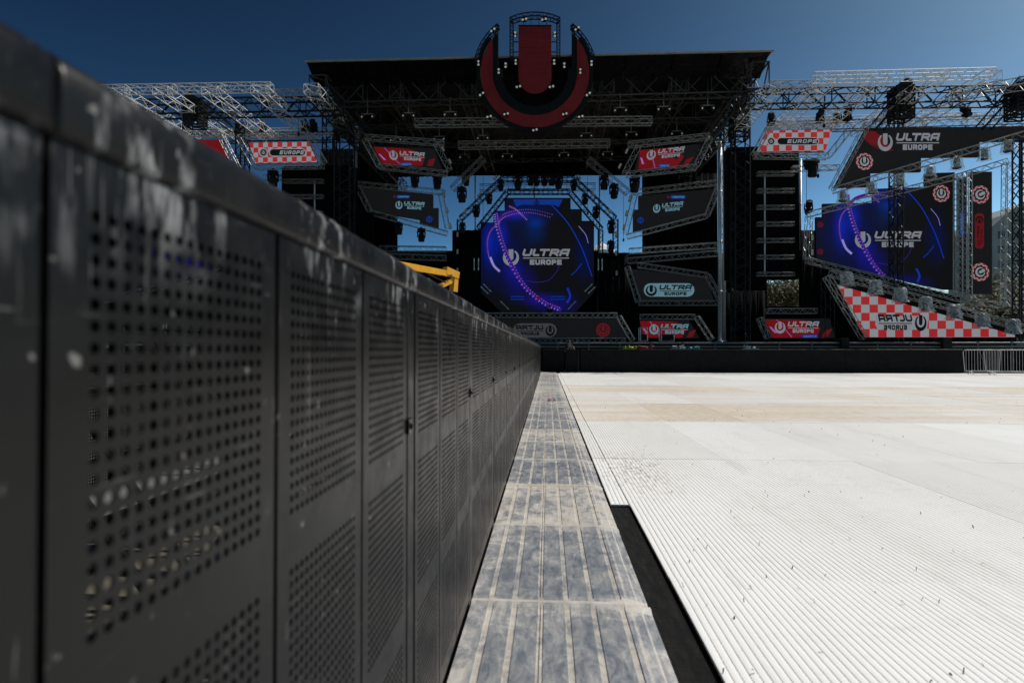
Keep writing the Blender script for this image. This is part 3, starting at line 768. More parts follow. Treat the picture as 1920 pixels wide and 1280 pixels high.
# pairs of small round lamps round the emblem
lampm = MB(); lampm.box((-.11,-.02,-.11),(.11,.08,.11)); bx_lamp = lampm.mesh('lamp_box', M['black'])
lp = MB(); lp.lathe([(.0,-.05),(.055,-.05),(.065,-.03),(.065,-.01)], (0,0,0), 10, 'y'); lens = lp.mesh('lens', M['lamp_white'], fix=True)
spots = [(-106,18,1),(106,18,1),(-68,3,1),(85,3,1),(-100,-40,0),(100,-40,0),(-86,-82,2),(86,-82,2),(0,-107,2),(-54,-77,2),(56,-77,2),(-31,-26,2),(31,-26,2),
         (-36,20,1),(36,20,1),(-37,72,1),(37,72,1),(-20,100,2),(17,100,2),(-79,80,0),(79,83,0),(-55,14,1),(55,14,1)]
for u, v, o_ in spots:
    c = P2(u, v, YS-.14); b_ = part('lamp_pair', bx_lamp, sgn, c - sgn.location)
    ddx, ddz = ((.08,.06),(0,.09),(.09,.02))[o_]
    for s_ in (-1,1): part('lens', lens, b_, (s_*ddx*(1 if u > 0 or o_ == 2 else 1), 0, s_*ddz))

# ------------------------------------------------------------------ centre screen and its octagon frames
YC = 44.0
cpoly = [(950,371),(1062,371),(1070,371),(1070,392),(1091,392),(1091,414),(1114,414),(1114,548),(1080,585),(940,585),(901,548),(901,417),(925,417),(925,395),(946,395),(946,371)]
cpoly.pop(1); cpoly.pop(0); cpoly = [(946,371)] + cpoly[:-1]
px = lambda n_, Y: n_*Y/F
def glowmat(name, dx, dy, Y):
    b_ = [((*at(930+dx,470+dy,Y),), px(75,Y), px(95,Y), (.001,.005,.10)), ((*at(985+dx,400+dy,Y),), px(75,Y), px(36,Y), (.001,.008,.10)),
          ((*at(1002+dx,432+dy,Y),), px(34,Y), px(44,Y), (.001,.012,.08)), ((*at(975+dx,530+dy,Y),), px(45,Y), px(50,Y), (.005,.004,.13)),
          ((*at(1040+dx,570+dy,Y),), px(60,Y), px(30,Y), (.006,.004,.12)), ((*at(1095+dx,480+dy,Y),), px(26,Y), px(70,Y), (.001,.004,.05))]
    b_ += [((*at(918+dx,455+dy,Y),), px(20,Y), px(60,Y), (.002,.014,.34)), ((*at(940+dx,440+dy,Y),), px(20,Y), px(46,Y), (.003,.012,.30)), ((*at(965+dx,403+dy,Y),), px(48,Y), px(14,Y), (.010,.012,.30)),
           ((*at(1004+dx,418+dy,Y),), px(24,Y), px(16,Y), (.001,.022,.20)), ((*at(962+dx,505+dy,Y),), px(26,Y), px(34,Y), (.006,.006,.24)), ((*at(1010+dx,562+dy,Y),), px(40,Y), px(18,Y), (.010,.005,.22))]
    return led_glow(name, (.0032,.0034,.0042), b_)
def swirl(t, dx, dy, Y, tmax=1.0, top=True):
    def fm(x, y, Y_): return at(x+dx, y+dy, Y_)
    def cut(c): return c[:max(2, int(len(c)*tmax))]
    rib = cut(bez([(929,398),(933,425),(944,462),(960,498),(985,538),(1018,566),(1052,581)]))
    def dashes(mb, c, hw, side, every, mi):
        acc = 0
        for i in range(1, len(c)-1):
            if i % every: continue
            d_ = (c[i+1]-c[i-1]).normalized(); n_ = Vector((-d_.y, d_.x)); p = c[i] + n_*side
            a = [p+n_*hw+d_*.55, p-n_*hw+d_*.55, p-n_*hw-d_*.55, p+n_*hw-d_*.55]
            mb.add([fm(q.x,q.y,Y-.027) for q in a], [(0,1,2,3)], mi)
    def f1(mb):
        strip(mb, rib, 3.6, Y-.020, 0, False, fm)
        dashes(mb, rib, 1.9, 2.4, 4, 2); dashes(mb, rib, 1.0, -3.0, 3, 1)
    art(t, 'ribbon_graphic', [L['purple'], L['pink'], L['lilac']], f1)
    def f2(mb):
        a = bez([(932,416),(945,405),(968,398),(1000,397),(1036,406)]); strip(mb, a[:len(a)//2], 3.0, Y-.004, 1, False, fm); dashes(mb, a, .8, 2.5, 3, 2); dashes(mb, a[20:], .6, -3.5, 3, 2)
        a = bez([(938,416),(921,432),(914,452),(916,478),(924,496),(935,507)]); strip(mb, a[:70], 1.8, Y-.004, 1, False, fm); dashes(mb, a[:80], .9, 0, 3, 2)
        strip(mb, bez([(919,482),(926,498),(937,509)]), 2.2, Y-.006, 3, False, fm)
        dashes(mb, bez([(953,386),(966,392),(976,401),(990,414)]), 1.6, 0, 4, 2)
        a = bez([(1034,384),(1066,420),(1092,468),(1110,518)]); strip(mb, a, 1.0, Y-.004, 0, False, fm)
        strip(mb, [(1071,516),(1080,508),(1091,494)], .8, Y-.004, 0, False, fm)
        strip(mb, bez([(1050,485),(1046,505),(1030,524),(1008,529),(985,526)]), .5, Y-.004, 1, False, fm)
        strip(mb, bez([(1085,424),(1098,440),(1103,456)]), .5, Y-.004, 3, False, fm)
        if tmax == 1.0: strip(mb, bez([(1064,540),(1069,555),(1063,568)]), 2.0, Y-.004, 0, False, fm)
        else: strip(mb, bez([(1058,536),(1064,550),(1060,562)]), 2.0, Y-.004, 0, False, fm)
    art(t, 'streak_graphic', [L['bright'], L['purple'], L['pink'], L['lilac']], f2)
    art(t, 'lettering', L['text'], lambda mb: logo(mb, [(x+dx,y+dy) for x,y in rect(942,466,1070,497)], Y-.010))
cs = screen(cpoly, YC, 'octagonal stepped LED wall with blue swirl and silver words at stage centre', glowmat('led_blue_swirl_picture', 0, 0, YC))
swirl(cs, 0, 0, YC)
def f(mb):
    polyface(mb, [(962,374),(1055,374),(1048,388),(1038,384),(978,384),(968,388)], YC-.004, 0); emblem(mb, 1006, 379.5, 5, YC-.01, at, 1, 1)
    for x0,x1 in ((957,983),(1032,1060)): strip(mb, [(x0,556),(x1,556)], .8, YC-.004, 0, False, at); strip(mb, [(x0,561),(x1,561)], .8, YC-.004, 0, False, at)
    disc(mb, 1009, 558, 3.5, YC-.03, 2, 12)
art(cs, 'banner_graphic', [L['blue'], L['navy'], L['red']], f)
frame([((952,360),(1068,360)),((951,361),(897,428)),((1069,361),(1127,430)),((895,430),(893,600)),((1126,432),(1124,600))], 43.4, .36,.34, M['black_truss'], 'inner octagon truss frame standing round the blue centre screen', r_=.034, lace=.022)  # backlit silhouette put into the colour by the black material
frame([((938,336),(1078,336)),((941,337),(864,410)),((1077,337),(1153,410)),((862,412),(862,436)),((1154,412),(1154,478))], 41.4, .36,.34, M['black_truss'], 'outer octagon truss frame with lamps in front of the blue screen', r_=.034, lace=.022)  # black here too, painting in the dark look against bright sky
truss(at(900,352,47), at(1116,350,47), .5,.5, M['alu_dim'], 'horizontal silver truss seen against the sky above the blue screen')

# ------------------------------------------------------------------ side screens
s1 = screen([(700,274),(814,279),(829,317),(712,309)], 37, 'upper left slanted LED screen with red picture under the roof')
def redart(t, q, Y, flip=1):
    fmq = quad_map(q)
    def f(mb):
        mb.add([fmq(u,v,Y-.006) for u,v in [(0,.02),(.50,.04),(.66,.10),(.80,.5),(.72,.96),(.06,.97)]], [tuple(range(6))], 0)
        mb.add([fmq(u,v,Y-.008) for u,v in [(.86,.62),(.98,.5),(.90,.92),(.80,.95)]], [(0,1,2,3)], 1)
        mb.add([fmq(u,v,Y-.010) for u,v in [(.30,.05),(.38,.08),(.52,.95),(.40,.95)]], [(0,1,2,3)], 1)
        mb.add([fmq(u,v,Y-.012) for u,v in [(.62,.2),(.72,.22),(.70,.6),(.60,.5)]], [(0,1,2,3)], 2)
        for k in range(14):
            u, v = .17+.17*k/14, .05+.9*k/14; mb.add([fmq(u+a,v+b_,Y-.014) for a,b_ in [(0,0),(.025,.01),(.028,.04),(.003,.03)]], [(0,1,2,3)], 3)
        mb.add([fmq(u,v,Y-.016) for u,v in [(.04,.4),(.07,.4),(.14,.72),(.10,.72)]], [(0,1,2,3)], 3)
    art(t, 'red_graphic', [L['red'], L['dkred'], L['dark'], L['pink']], f)
redart(s1, [(700,275),(812,280),(824,314),(712,309)], 37)
art(s1, 'lettering', L['text'], lambda mb: logo(mb, [(728,281),(797,286),(799,303),(730,299)], 37-.03))
def tagpill(t, x0, y0, x1, y1, Y, mark=True):
    def f(mb):
        pill(mb, x0, y0, x1, y1, Y-.02, 0)
        h = y1-y0; write(mb, 'CROATIA', x0+h*.6, y0+h*.28, x1-h*.6, y1-h*.28, h*.11, at, Y-.03, .2, .3, 1)
        if mark: disc(mb, x0-h*.6, (y0+y1)/2, h*.35, Y-.02, 2, 10)
    art(t, 'name_tag_graphic', [L['blue'], L['cyan'], L['red']], f)
tagpill(s1, 750, 305.5, 773, 311, 37)
frame([((686,258),(832,269)),((684,262),(711,312)),((711,312),(838,326)),((817,270),(843,318))], 36.7, .36,.32, M['alu_frame'], 'slanted four-sided truss frame holding the upper left red screen')
s2 = screen([(1200,281),(1312,270),(1300,315),(1189,319)], 37, 'upper right slanted LED screen with red picture under the roof')
redart(s2, [(1200,281),(1310,271),(1298,315),(1190,319)], 37)
art(s2, 'lettering', L['text'], lambda mb: logo(mb, [(1213,282),(1285,274),(1284,293),(1211,300)], 37-.03))
tagpill(s2, 1234, 308, 1257, 314, 37)
frame([((1178,272),(1330,256)),((1197,275),(1171,326)),((1174,328),(1305,314)),((1331,259),(1305,312))], 36.7, .36,.32, M['alu_frame'], 'slanted four-sided truss frame holding the upper right red screen')

s3 = screen([(672,350),(812,365),(812,390),(822,390),(822,429),(787,420),(787,412),(694,397)], 40, 'stepped dark LED screen with pale words, left of the sky gap')
art(s3, 'lettering', L['cyan'], lambda mb: logo(mb, [(741,376),(797,379),(797,394),(741,391)], 40-.03))
tagpill(s3, 743, 366, 769, 372, 40)
art(s3, 'small_emblem', L['blue'], lambda mb: emblem(mb, 805, 411, 6, 40-.02, at, 1, 0))
frame([((670,345),(834,361)),((670,350),(694,397)),((694,398),(838,438)),((826,363),(839,428))], 39.7, .36,.32, M['alu_frame'], 'slanted truss frame round the stepped dark screen left of the sky gap')
s4 = screen([(1197,367),(1342,354),(1324,405),(1187,435),(1187,393),(1197,393)], 40, 'stepped dark LED screen with pale words, right of the sky gap')
art(s4, 'lettering', L['cyan'], lambda mb: logo(mb, [(1224,383),(1282,377),(1282,394),(1224,399)], 40-.03))
tagpill(s4, 1257, 366, 1286, 373, 40)
art(s4, 'small_emblem', L['blue'], lambda mb: emblem(mb, 1201, 413, 6, 40-.02, at, 1, 0))
frame([((1182,361),(1349,342)),((1347,350),(1326,404)),((1325,405),(1176,444)),((1190,366),(1173,438))], 39.7, .36,.32, M['alu_frame'], 'slanted truss frame round the stepped dark screen right of the sky gap')
truss(at(1180,471,40), at(1346,460,40), .4,.36, M['alu_frame'], 'upper of two silver trusses below the right stepped screen')
truss(at(1177,489,39.3), at(1346,475,39.3), .4,.36, M['alu_dim'], 'lower of two silver trusses below the right stepped screen')
truss(at(712,466,40), at(836,468,40), .4,.36, M['alu_dim'], 'upper of two silver trusses below the left stepped screen')
truss(at(712,480,39.3), at(836,484,39.3), .4,.36, M['alu_dim'], 'lower of two silver trusses below the left stepped screen')

s5 = screen([(1184,504),(1324,520),(1340,566),(1200,566)], 37, 'black LED screen with a pale rounded name plate, low right of centre')
art(s5, 'name_plate_graphic', L['cyan'], lambda mb: pill(mb, 1207, 531, 1302, 556, 37-.012, 0))
art(s5, 'lettering', L['black'], lambda mb: logo(mb, rect(1210,533.5,1299,554), 37-.03, 0))
frame([((1196,497),(1326,516)),((1176,500),(1197,566)),((1198,568),(1348,568)),((1326,516),(1351,562))], 36.8, .34,.3, M['alu_dim'], 'truss frame round the black screen with the pale rounded name plate')

# fascia in front of the performer's desk
s6 = screen([(905,597),(1158,597),(1180,635),(905,635)], 33, 'long low dark LED wall with a mirrored grey name plate in front of the desk')
art(s6, 'name_plate_graphic', L['grey'], lambda mb: pill(mb, 962, 606, 1044, 632, 33-.012, 0))
art(s6, 'lettering', L['black'], lambda mb: logo(mb, rect(966,609,1041,629), 33-.03, 0, True))
def f(mb): disc(mb, 1131, 618.5, 13, 33-.012, 0, 24, None, 10); emblem(mb, 1131, 618.5, 8.5, 33-.02, at, 1, 0)
art(s6, 'emblem_graphic', L['dkred'], f)
frame([((905,591),(1157,591)),((1160,593),(1186,638)),((905,638),(1172,638))], 32.6, .3,.26, M['alu_frame'], 'silver truss frame around the long low dark LED wall')
s7 = screen([(1200,600),(1292,600),(1312,634),(1200,634)], 35, 'small red LED screen at deck level behind equipment cases')
redart(s7, [(1200,601),(1305,601),(1310,634),(1200,634)], 35)
art(s7, 'lettering', L['cyan'], lambda mb: logo(mb, rect(1217,607,1292,626), 35-.03))
frame([((1306,594),(1334,637)),((1200,594),(1303,594))], 34.6, .3,.28, M['alu_dim'], 'truss angle beside the small red screen at deck level')

# ------------------------------------------------------------------ right wing
def wingcheck(poly, Y, size_px, origin, label):
    o_ = at(*origin, Y); sz = px(size_px, Y)
    m_ = led_checker('led_checkerboard', (.31,.011,.013), (.215,.235,.255), sz, (-o_.x/sz, -o_.z/sz))
    return screen(poly, Y, label, m_)
YW = 35.5
b1 = wingcheck([(1438,245),(1561,243),(1547,284),(1419,284)], YW, 11.2, (1438,284), 'red and white checkered LED banner right of the stage roof')
def namebar(mb, x0, x1, yc, Y, s_=1):
    disc(mb, x0+8, yc, 8.5, Y-.012, 0, 20); disc(mb, x0+8, yc, 6, Y-.016, 1, 20); emblem(mb, x0+8, yc, 3.4, Y-.02, at, 1, 0)
    pill(mb, x0+18, yc-7.5, x1, yc+7.5, Y-.012, 0); pill(mb, x0+20, yc-6, x1-2, yc+6, Y-.016, 1)
    write(mb, 'EUROPE', x0+38, yc-3.6, x1-5, yc+3.6, 1.9, at, Y-.024, .25, .25, 0)
art(b1, 'name_plate_graphic', [L['chk_white'], L['black']], lambda mb: namebar(mb, 1438, 1536, 265, YW))
frame([((1441,237),(1572,235)),((1441,240),(1414,290)),((1414,292),(1550,294)),((1590,247),(1553,293))], YW-.3, .36,.30, M['alu_frame'], 'slanted truss frame around the checkered banner right of the roof')
# large black upper wing screen
s8 = screen([(1624,240),(1990,236),(1990,244),(1937,262),(1920,265),(1837,265),(1837,294),(1727,295),(1727,322),(1632,324),(1632,350),(1564,352)], 34.5, 'large stepped black LED screen at the upper right with name and small emblem')
def f(mb):
    mb.add([at(x,y,34.5-.006) for x,y in [(1624,246),(1640,246),(1660,262),(1672,279),(1655,279),(1630,268),(1617,256)]], [tuple(range(7))], 2)
    strip(mb, bez([(1617,256),(1635,272),(1655,281),(1675,282)]), .9, 34.5-.01, 2, False, at)
art(s8, 'red_graphic', [L['text'], L['cyan'], L['dkred']], f)
art(s8, 'lettering', L['text'], lambda mb: logo(mb, rect(1645,249,1764,282), 34.5-.03))
def chip(t, cx, cy, r_, Y, rot=0):
    def f(mb):
        n = 20
        for k in range(n):
            a0, a1 = 2*math.pi*k/n, 2*math.pi*(k+1)/n
            for (ra, rb, ph) in ((1.0,.86,0),(.86,.72,1)):
                mb.add([at(cx+r_*rr*math.cos(a), cy+r_*rr*math.sin(a), Y-.012) for rr, a in ((ra,a0),(ra,a1),(rb,a1),(rb,a0))], [(0,1,2,3)], (k+ph)%2)
        disc(mb, cx, cy, r_*.72, Y-.008, 2, 24); emblem(mb, cx, cy, r_*.55, Y-.02, at, 1, 1, rot)
    art(t, 'chip_graphic', [L['chk_red'], L['chk_white'], L['black']], f)
chip(s8, 1621, 303, 16, 34.5)
frame([((1626,233),(1561,354)),((1563,357),(1960,240))], 34.0, .36,.32, M['alu_frame'], 'two-sided silver truss under the large stepped black screen')
# big blue screen of the right wing
s9 = screen([(1530,407),(1543,407),(1543,382),(1637,380),(1637,354),(1735,351),(1735,325),(1790,323),(1790,543),(1770,543),(1530,489)], 36, 'wide right wing LED screen with blue swirl and silver words', glowmat('led_blue_swirl_picture_wing', 660, -33, 36))
swirl(s9, 660, -33, 36, .74)
chip(s9, 1765, 363, 16, 36)
def f(mb):
    for y in (421, 472): disc(mb, 1538, y, 5.5, 36-.012, 0, 18, None, 4); emblem(mb, 1538, y, 3, 36-.016, at, 1, 0)
art(s9, 'small_emblem', [L['dkred']], f)
s10 = screen([(1797,335),(1813,330),(1813,548),(1797,545)], 35.6, 'narrow upright LED strip with a blue name tag turned on end')
def f(mb):
    polyface(mb, [(1800,396),(1808,396),(1808,444),(1800,444)], 35.59, 0)
    def fm(u, v, Y): return at(1800 + v, 440 - u, Y)
    write(mb, 'CROATIA', 3, 1.2, 40, 6.8, 1.1, fm, 35.57, 0, .3, 1)
    disc(mb, 1804, 451, 3.2, 35.59, 2, 12)
art(s10, 'name_tag_graphic', [L['blue'], L['cyan'], L['dkred']], f)
s11 = screen([(1822,322),(1860,322),(1860,551),(1822,551)], 35.2, 'tall narrow LED panel with two round emblems and a red plate')
chip(s11, 1838, 365, 17, 35.2, R(65)); chip(s11, 1838, 510, 17, 35.2, R(65))
def f(mb):
    pts = [(1828,404),(1832,400),(1841,400),(1845,404),(1845,462),(1841,466),(1832,466),(1828,462)]; polyface(mb, pts, 35.2-.012, 0)
    emblem(mb, 1836.5, 412, 7, 35.2-.024, at, 1, 1, R(180))
    def fm(u, v, Y): return at(1831 + v, 462 - u, Y)
    write(mb, 'ULTRA', 1, 1.4, 38, 6, 1.3, fm, 35.2-.024, .15, .25, 1); write(mb, 'EUROPE', 6, 8, 32, 11, .8, fm, 35.2-.024, 0, .25, 1)
art(s11, 'name_plate_graphic', [L['dkred'], L['black']], f)
frame([((1516,402),(1800,330)),((1800,330),(1886,303)),((1517,405),(1513,486)),((1513,488),(1815,564)),((1815,564),(1878,573))], 34.9, .34,.3, M['alu_frame'], 'long slanted silver truss frame around the wide blue wing screen')
for x_, y0, y1, lab in ((1796,330,556,'left'),(1814,322,560,'right')):
    truss(at(x_,y1,34.6), at(x_,y0,34.6), .3,.3, M['alu_frame'], f'upright silver truss along the {lab} side of the narrow LED strip')
truss(at(1885,575,34.6), at(1888,306,34.6), .34,.34, M['alu_frame'], 'free upright silver truss near the grey building')
# triangular checkered wall
b2 = wingcheck([(1568,532),(1640,553),(1760,586),(1906,627),(1906,632),(1622,632)], 33.5, 14.7, (1568,632), 'large triangular red and white checkered LED wall at lower right')
def f(mb):
    mb.add([at(x,y,33.5-.008) for x,y in [(1642,592),(1735,592),(1740,603),(1738,618),(1646,618),(1641,608)]], [tuple(range(6))], 0)
    logo(mb, rect(1645,589,1738,619), 33.5-.03, 1, True)
art(b2, 'name_plate_graphic', [L['chk_white'], L['black']], f)
wall([(1566,524),(1930,626),(1930,634),(1906,632),(1906,628),(1570,533)], 33.4, 'black sloping edge board above the triangular checkered wall', .3, 'black', 'edge_board', 'board')
frame([((1557,512),(1925,617)),((1550,518),(1620,634))], 32.9, .36,.32, M['alu_frame'], 'sloping silver truss pair above and beside the triangular checkered wall')
truss(at(1552,634,33.6), at(1552,522,33.6), .5,.5, M['black_truss'], 'dark upright truss at the tall corner of the checkered wall')
s12 = screen([(1432,597),(1555,597),(1567,634),(1440,634)], 33.5, 'small red LED screen at deck level left of the checkered wall')
redart(s12, [(1434,598),(1560,598),(1566,634),(1442,634)], 33.5)
art(s12, 'lettering', L['text'], lambda mb: logo(mb, rect(1452,602,1537,624), 33.5-.03))
tagpill(s12, 1503, 627.5, 1534, 633.5, 33.5)
frame([((1438,583),(1530,583)),((1424,596),(1440,634))], 33.1, .3,.28, M['alu_dim'], 'short truss pieces above the small red screen by the checkered wall')

# tall speaker wall with rails
def speaker_wall(x0, y0, x1, y1, bx0, bx1, ys, polex, label):
    Y = 38; a, b_ = at(x0,y0,Y), at(x1,y1,Y)
    t = thing('speaker_wall', (a.x, Y, b_.z), label, 'speaker wall')
    n = 7
    for k in range(n):
        xx0 = a.x + (b_.x-a.x)*k/n; mb = MB(); mb.box((xx0+.01,Y+.02*(k%2),b_.z),(a.x+(b_.x-a.x)*(k+1)/n-.01,Y+.9,a.z)); mb.build('cloth_panel', M['drape'], t)
    for y in ys:
        p, q = at(bx0,y,Y-.35), at(bx1,y,Y-.35); mb = MB(); truss_geo(mb, p, q, .3, .22, .022, .4); mb.build('rail_truss', M['alu_dim'], t)
    mb = MB(); mb.tube(at(polex,ys[0],Y-.1), at(polex,ys[-1],Y-.1), .05, 8); mb.build('pole', M['grey_pole'], t)
speaker_wall(1364, 276, 1500, 522, 1420, 1488, (326,358,389,420,451,482,514), 1434, 'tall black speaker wall with seven short silver rails, right of the roof')
speaker_wall(528, 312, 662, 560, 532, 606, (340,369,400,431,462), 590, 'tall black speaker wall with short silver rails above the barrier at left')
def pole(x, y0, y1, Y, r_, label, mat='grey_pole'):
    a, b_ = at(x,y0,Y), at(x,y1,Y); mb = MB(); mb.tube(b_, a, r_, 12, caps=True)
    mb.tube(b_, b_+Vector((0,0,.02)), r_*2, 12, caps=True)
    for k in (.25,.5,.75): c = b_.lerp(a, k); mb.tube(c-Vector((0,0,.05)), c+Vector((0,0,.05)), r_*1.15, 12, caps=True)
    o = bpy.data.objects.new('mast', mb.mesh('mast', M[mat], b_, True)); COL.objects.link(o); o.location = b_; return tag(o, label, 'mast')
pole(1350, 266, 640, 39, .13, 'thick pale mast right of the stage, in front of the speaker wall')
pole(1358, 270, 640, 40, .10, 'slimmer pale mast just behind the thick right one')
pole(666, 272, 560, 39, .14, 'thick pale mast left of the stage roof beside the black cloth')
pole(1501, 298, 640, 39, .07, 'thin pale mast at the right edge of the speaker wall')
pole(1002, 330, 470, 48, .06, 'thin grey mast in the sky gap left of the centre')
pole(1124, 330, 470, 48, .06, 'thin grey mast in the sky gap right of the centre')
pole(891, 330, 432, 48, .06, 'thin grey mast in the sky gap far left')

wall([(1500,470),(1530,486),(1800,556),(1800,575),(1906,628),(1906,652),(1500,652)], 37.6, 'black backing wall under the wide blue wing screen')
# dark towers
for x_, y0, y1, Y, w_, lab in ((646,150,640,37,1.0,'wide black truss tower under the left end of the roof'), (1388,150,640,37.5,.9,'wide black truss tower under the right end of the roof'),
        (618,170,300,38,.7,'second black tower just outside the left end of the roof'), (1364,210,640,40.5,.7,'narrow black tower behind the right pale mast'),
        (1680,205,640,35.0,.5,'black truss tower standing in front of the wide blue wing screen'), (1914,262,640,33.5,.5,'black truss tower at the right edge of the picture'),
        (455,235,560,36,.6,'black truss tower behind the red screen at far left')):
    truss(at(x_,y1,Y), at(x_,y0,Y), w_, w_, M['black_truss'], lab, r_=.05, pitch=.55, lace=.03)

# wing roof grids
def wing_grid(front, depth_x, dark, low, side):
    truss(at(*front[0],30), at(*front[1],30), .42,.40, M['alu'], f'front silver truss along the top of the {side} wing grid')
    names = ['outermost','second outermost','middle','second innermost','innermost']
    for i, (x_, y_) in enumerate(depth_x):
        a = at(x_, y_, 30); truss(a, (a.x, 37.2, a.z), .85,.45, M['alu'], f'{names[i]} silver truss running to the rear of the {side} wing grid', pitch=.6)
    truss(at(*dark[0],33), at(*dark[1],33), .8,.85, M['black_truss'], f'heavy black cross truss of the {side} wing grid', r_=.06, pitch=.75, lace=.035)
    truss(at(*low[0],36.4), at(*low[1],36.4), .42,.40, M['alu'], f'rear silver truss just above the {side} wing banners')
    truss(at(low[0][0],low[0][1]+10,37), at(low[1][0],low[1][1]+10,37), .42,.55, M['black_truss'], f'black truss behind the banners of the {side} wing', r_=.04)
wing_grid(((1525,146),(1862,138)), [(1862,141),(1752,148),(1650,148),(1552,150)][:4], ((1395,186),(1960,180)), ((1440,230),(1960,215)), 'right')
wing_grid(((150,170),(510,164)), [(150,172),(222,172),(300,170),(392,170),(484,167)], ((150,208),(640,199)), ((300,251),(640,247)), 'left')
for x0, x1, lab in ((575,590,'left'),(1442,1458,'right')):
    a = at((x0+x1)/2, 165, 31); truss(a, (a.x,38,a.z), .8,.5, M['alu'], f'silver truss running to the rear just outside the {lab} end of the roof', pitch=.6)
truss(at(1440,162,31), at(1530,160,31), .4,.4, M['alu_dim'], 'short silver truss joining the roof corner to the right wing grid')
truss(at(500,178,31), at(600,175,31), .4,.4, M['alu_dim'], 'short silver truss joining the left wing grid to the roof corner')
truss(at(1640,245,35), at(1705,168,31), .5,.5, M['black_truss'], 'black truss slanting up to the sleeve block of the right wing', r_=.045)
truss(at(1840,245,35), at(1925,150,31), .5,.5, M['black_truss'], 'black truss slanting up at the right edge of the picture', r_=.045)
truss(at(440,240,35), at(385,195,31), .5,.5, M['black_truss'], 'black truss slanting up to the sleeve block of the left wing', r_=.045)
truss(at(1780,180,33), at(1960,150,29), .45,.45, M['alu_dim'], 'silver truss crossing the upper right corner')
def sleeve(x_, y0, y1, Y, label):
    """tower head: nested chord sleeve, pulley cheeks and motor"""
    a, b_ = at(x_,y1,Y), at(x_,y0,Y); t = thing('tower_head', a, label, 'tower head')
    mb = MB()
    for sx in (-.45,.45):
        for sy in (-.45,.45): mb.tube(a+Vector((sx,sy,0)), b_+Vector((sx,sy,-.5)), .05, 5)
    for k in range(9):
        z = a.z + (b_.z-a.z-.5)*k/8
        for p, q in (((-.45,-.45),(.45,-.45)),((.45,-.45),(.45,.45)),((.45,.45),(-.45,.45)),((-.45,.45),(-.45,-.45))):
            mb.tube((a.x+p[0],a.y+p[1],z),(a.x+q[0],a.y+q[1],z),.045,4)
            if k < 8: mb.tube((a.x+p[0],a.y+p[1],z),(a.x+q[0],a.y+q[1],z+(b_.z-a.z-.5)/8),.035,4)
    mb.build('sleeve', M['black_truss'], t)
    mb = MB(); h = b_.z-a.z; s_ = 1 if x_ > 1000 else -1
    for sy in (-.3,.22): mb.prism([(a.x-s_*.75,a.y+sy,a.z+h*.62),(a.x+s_*.55,a.y+sy,a.z+h*.62),(a.x+s_*.45,a.y+sy,b_.z-.1),(a.x+s_*.15,a.y+sy,b_.z)], (0,.08,0))
    mb.build('pulley_cheek', M['black_truss'], t)
    mb = MB(); mb.box((a.x-.32,a.y-.34,a.z+h*.25),(a.x+.30,a.y+.3,a.z+h*.58)); mb.build('motor_housing', M['black'], t)
    mb = MB(); mb.lathe([(0,-.1),(.12,-.1),(.16,.0),(.16,.28),(.1,.34),(0,.36)], (a.x+.05,a.y-.55,a.z+h*.36), 10); mb.build('motor', M['alu_dim'], t)
sleeve(1689, 150, 226, 33, 'black tower head with pulley on the right wing, against the sky')
sleeve(1912, 148, 222, 32.4, 'black tower head cut by the right edge of the picture')
sleeve(366, 176, 238, 33, 'black tower head with pulley on the left wing')
sleeve(645, 172, 262, 36, 'black tower head tucked under the left end of the roof')
sleeve(1385, 168, 262, 36.6, 'black tower head tucked under the right end of the roof')
# left wing banners
b3 = wingcheck([(466,268),(578,266),(596,305),(480,306)], YW, 9.6, (466,305), 'red and white checkered LED banner left of the stage roof')
art(b3, 'name_plate_graphic', [L['chk_white'], L['black']], lambda mb: namebar(mb, 486, 574, 286, YW))
frame([((462,256),(580,254)),((450,262),(479,312)),((479,313),(606,311)),((580,257),(608,305))], YW-.3, .36,.30, M['alu_frame'], 'slanted truss frame around the checkered banner left of the roof')
s13 = screen([(300,262),(412,262),(432,296),(300,296)], 34.8, 'red LED screen half hidden by the barrier top at far left', L['red'])
frame([((300,250),(412,250)),((412,250),(446,318))], 34.4, .36,.32, M['alu_frame'], 'slanted truss beside the red screen at far left')
# rest of the left wing, which the photograph shows only through the holes of the near barrier
s14 = screen([(478,407),(465,407),(465,382),(371,380),(371,354),(273,351),(273,325),(218,323),(218,543),(238,543),(478,489)], 36, 'blue wing screen at far left, glimpsed through the barrier holes', glowmat('led_blue_picture_left_wing', -610, -33, 36))
wall([(130,420),(215,330),(400,330),(700,400),(700,645),(40,645),(40,500)], 38.4, 'black backing wall of the left wing behind the barrier row')
frame([((490,402),(200,330)),((492,405),(495,486)),((495,488),(193,564))], 34.9, .34,.3, M['alu_frame'], 'slanted silver truss frame of the left wing, glimpsed through the barrier holes')
pit_left = thing('pit_fence', (-40, 27.2, -.1), 'black pit fence left of the barrier row, hidden behind it', 'fence')
for k_ in range(8):
    mb = MB(); mb.box((-40+4.9*k_,27.2,-.1),(-40+4.9*k_+4.88,27.26,1.15)); mb.build('sheet', M['fence'], pit_left)
truss(at(496,334,38), at(530,333,38), .3,.3, M['alu_dim'], 'short silver truss under the left checkered banner')
truss(at(1485,317,37), at(1572,314,37), .3,.3, M['alu_frame'], 'short silver truss under the right checkered banner')

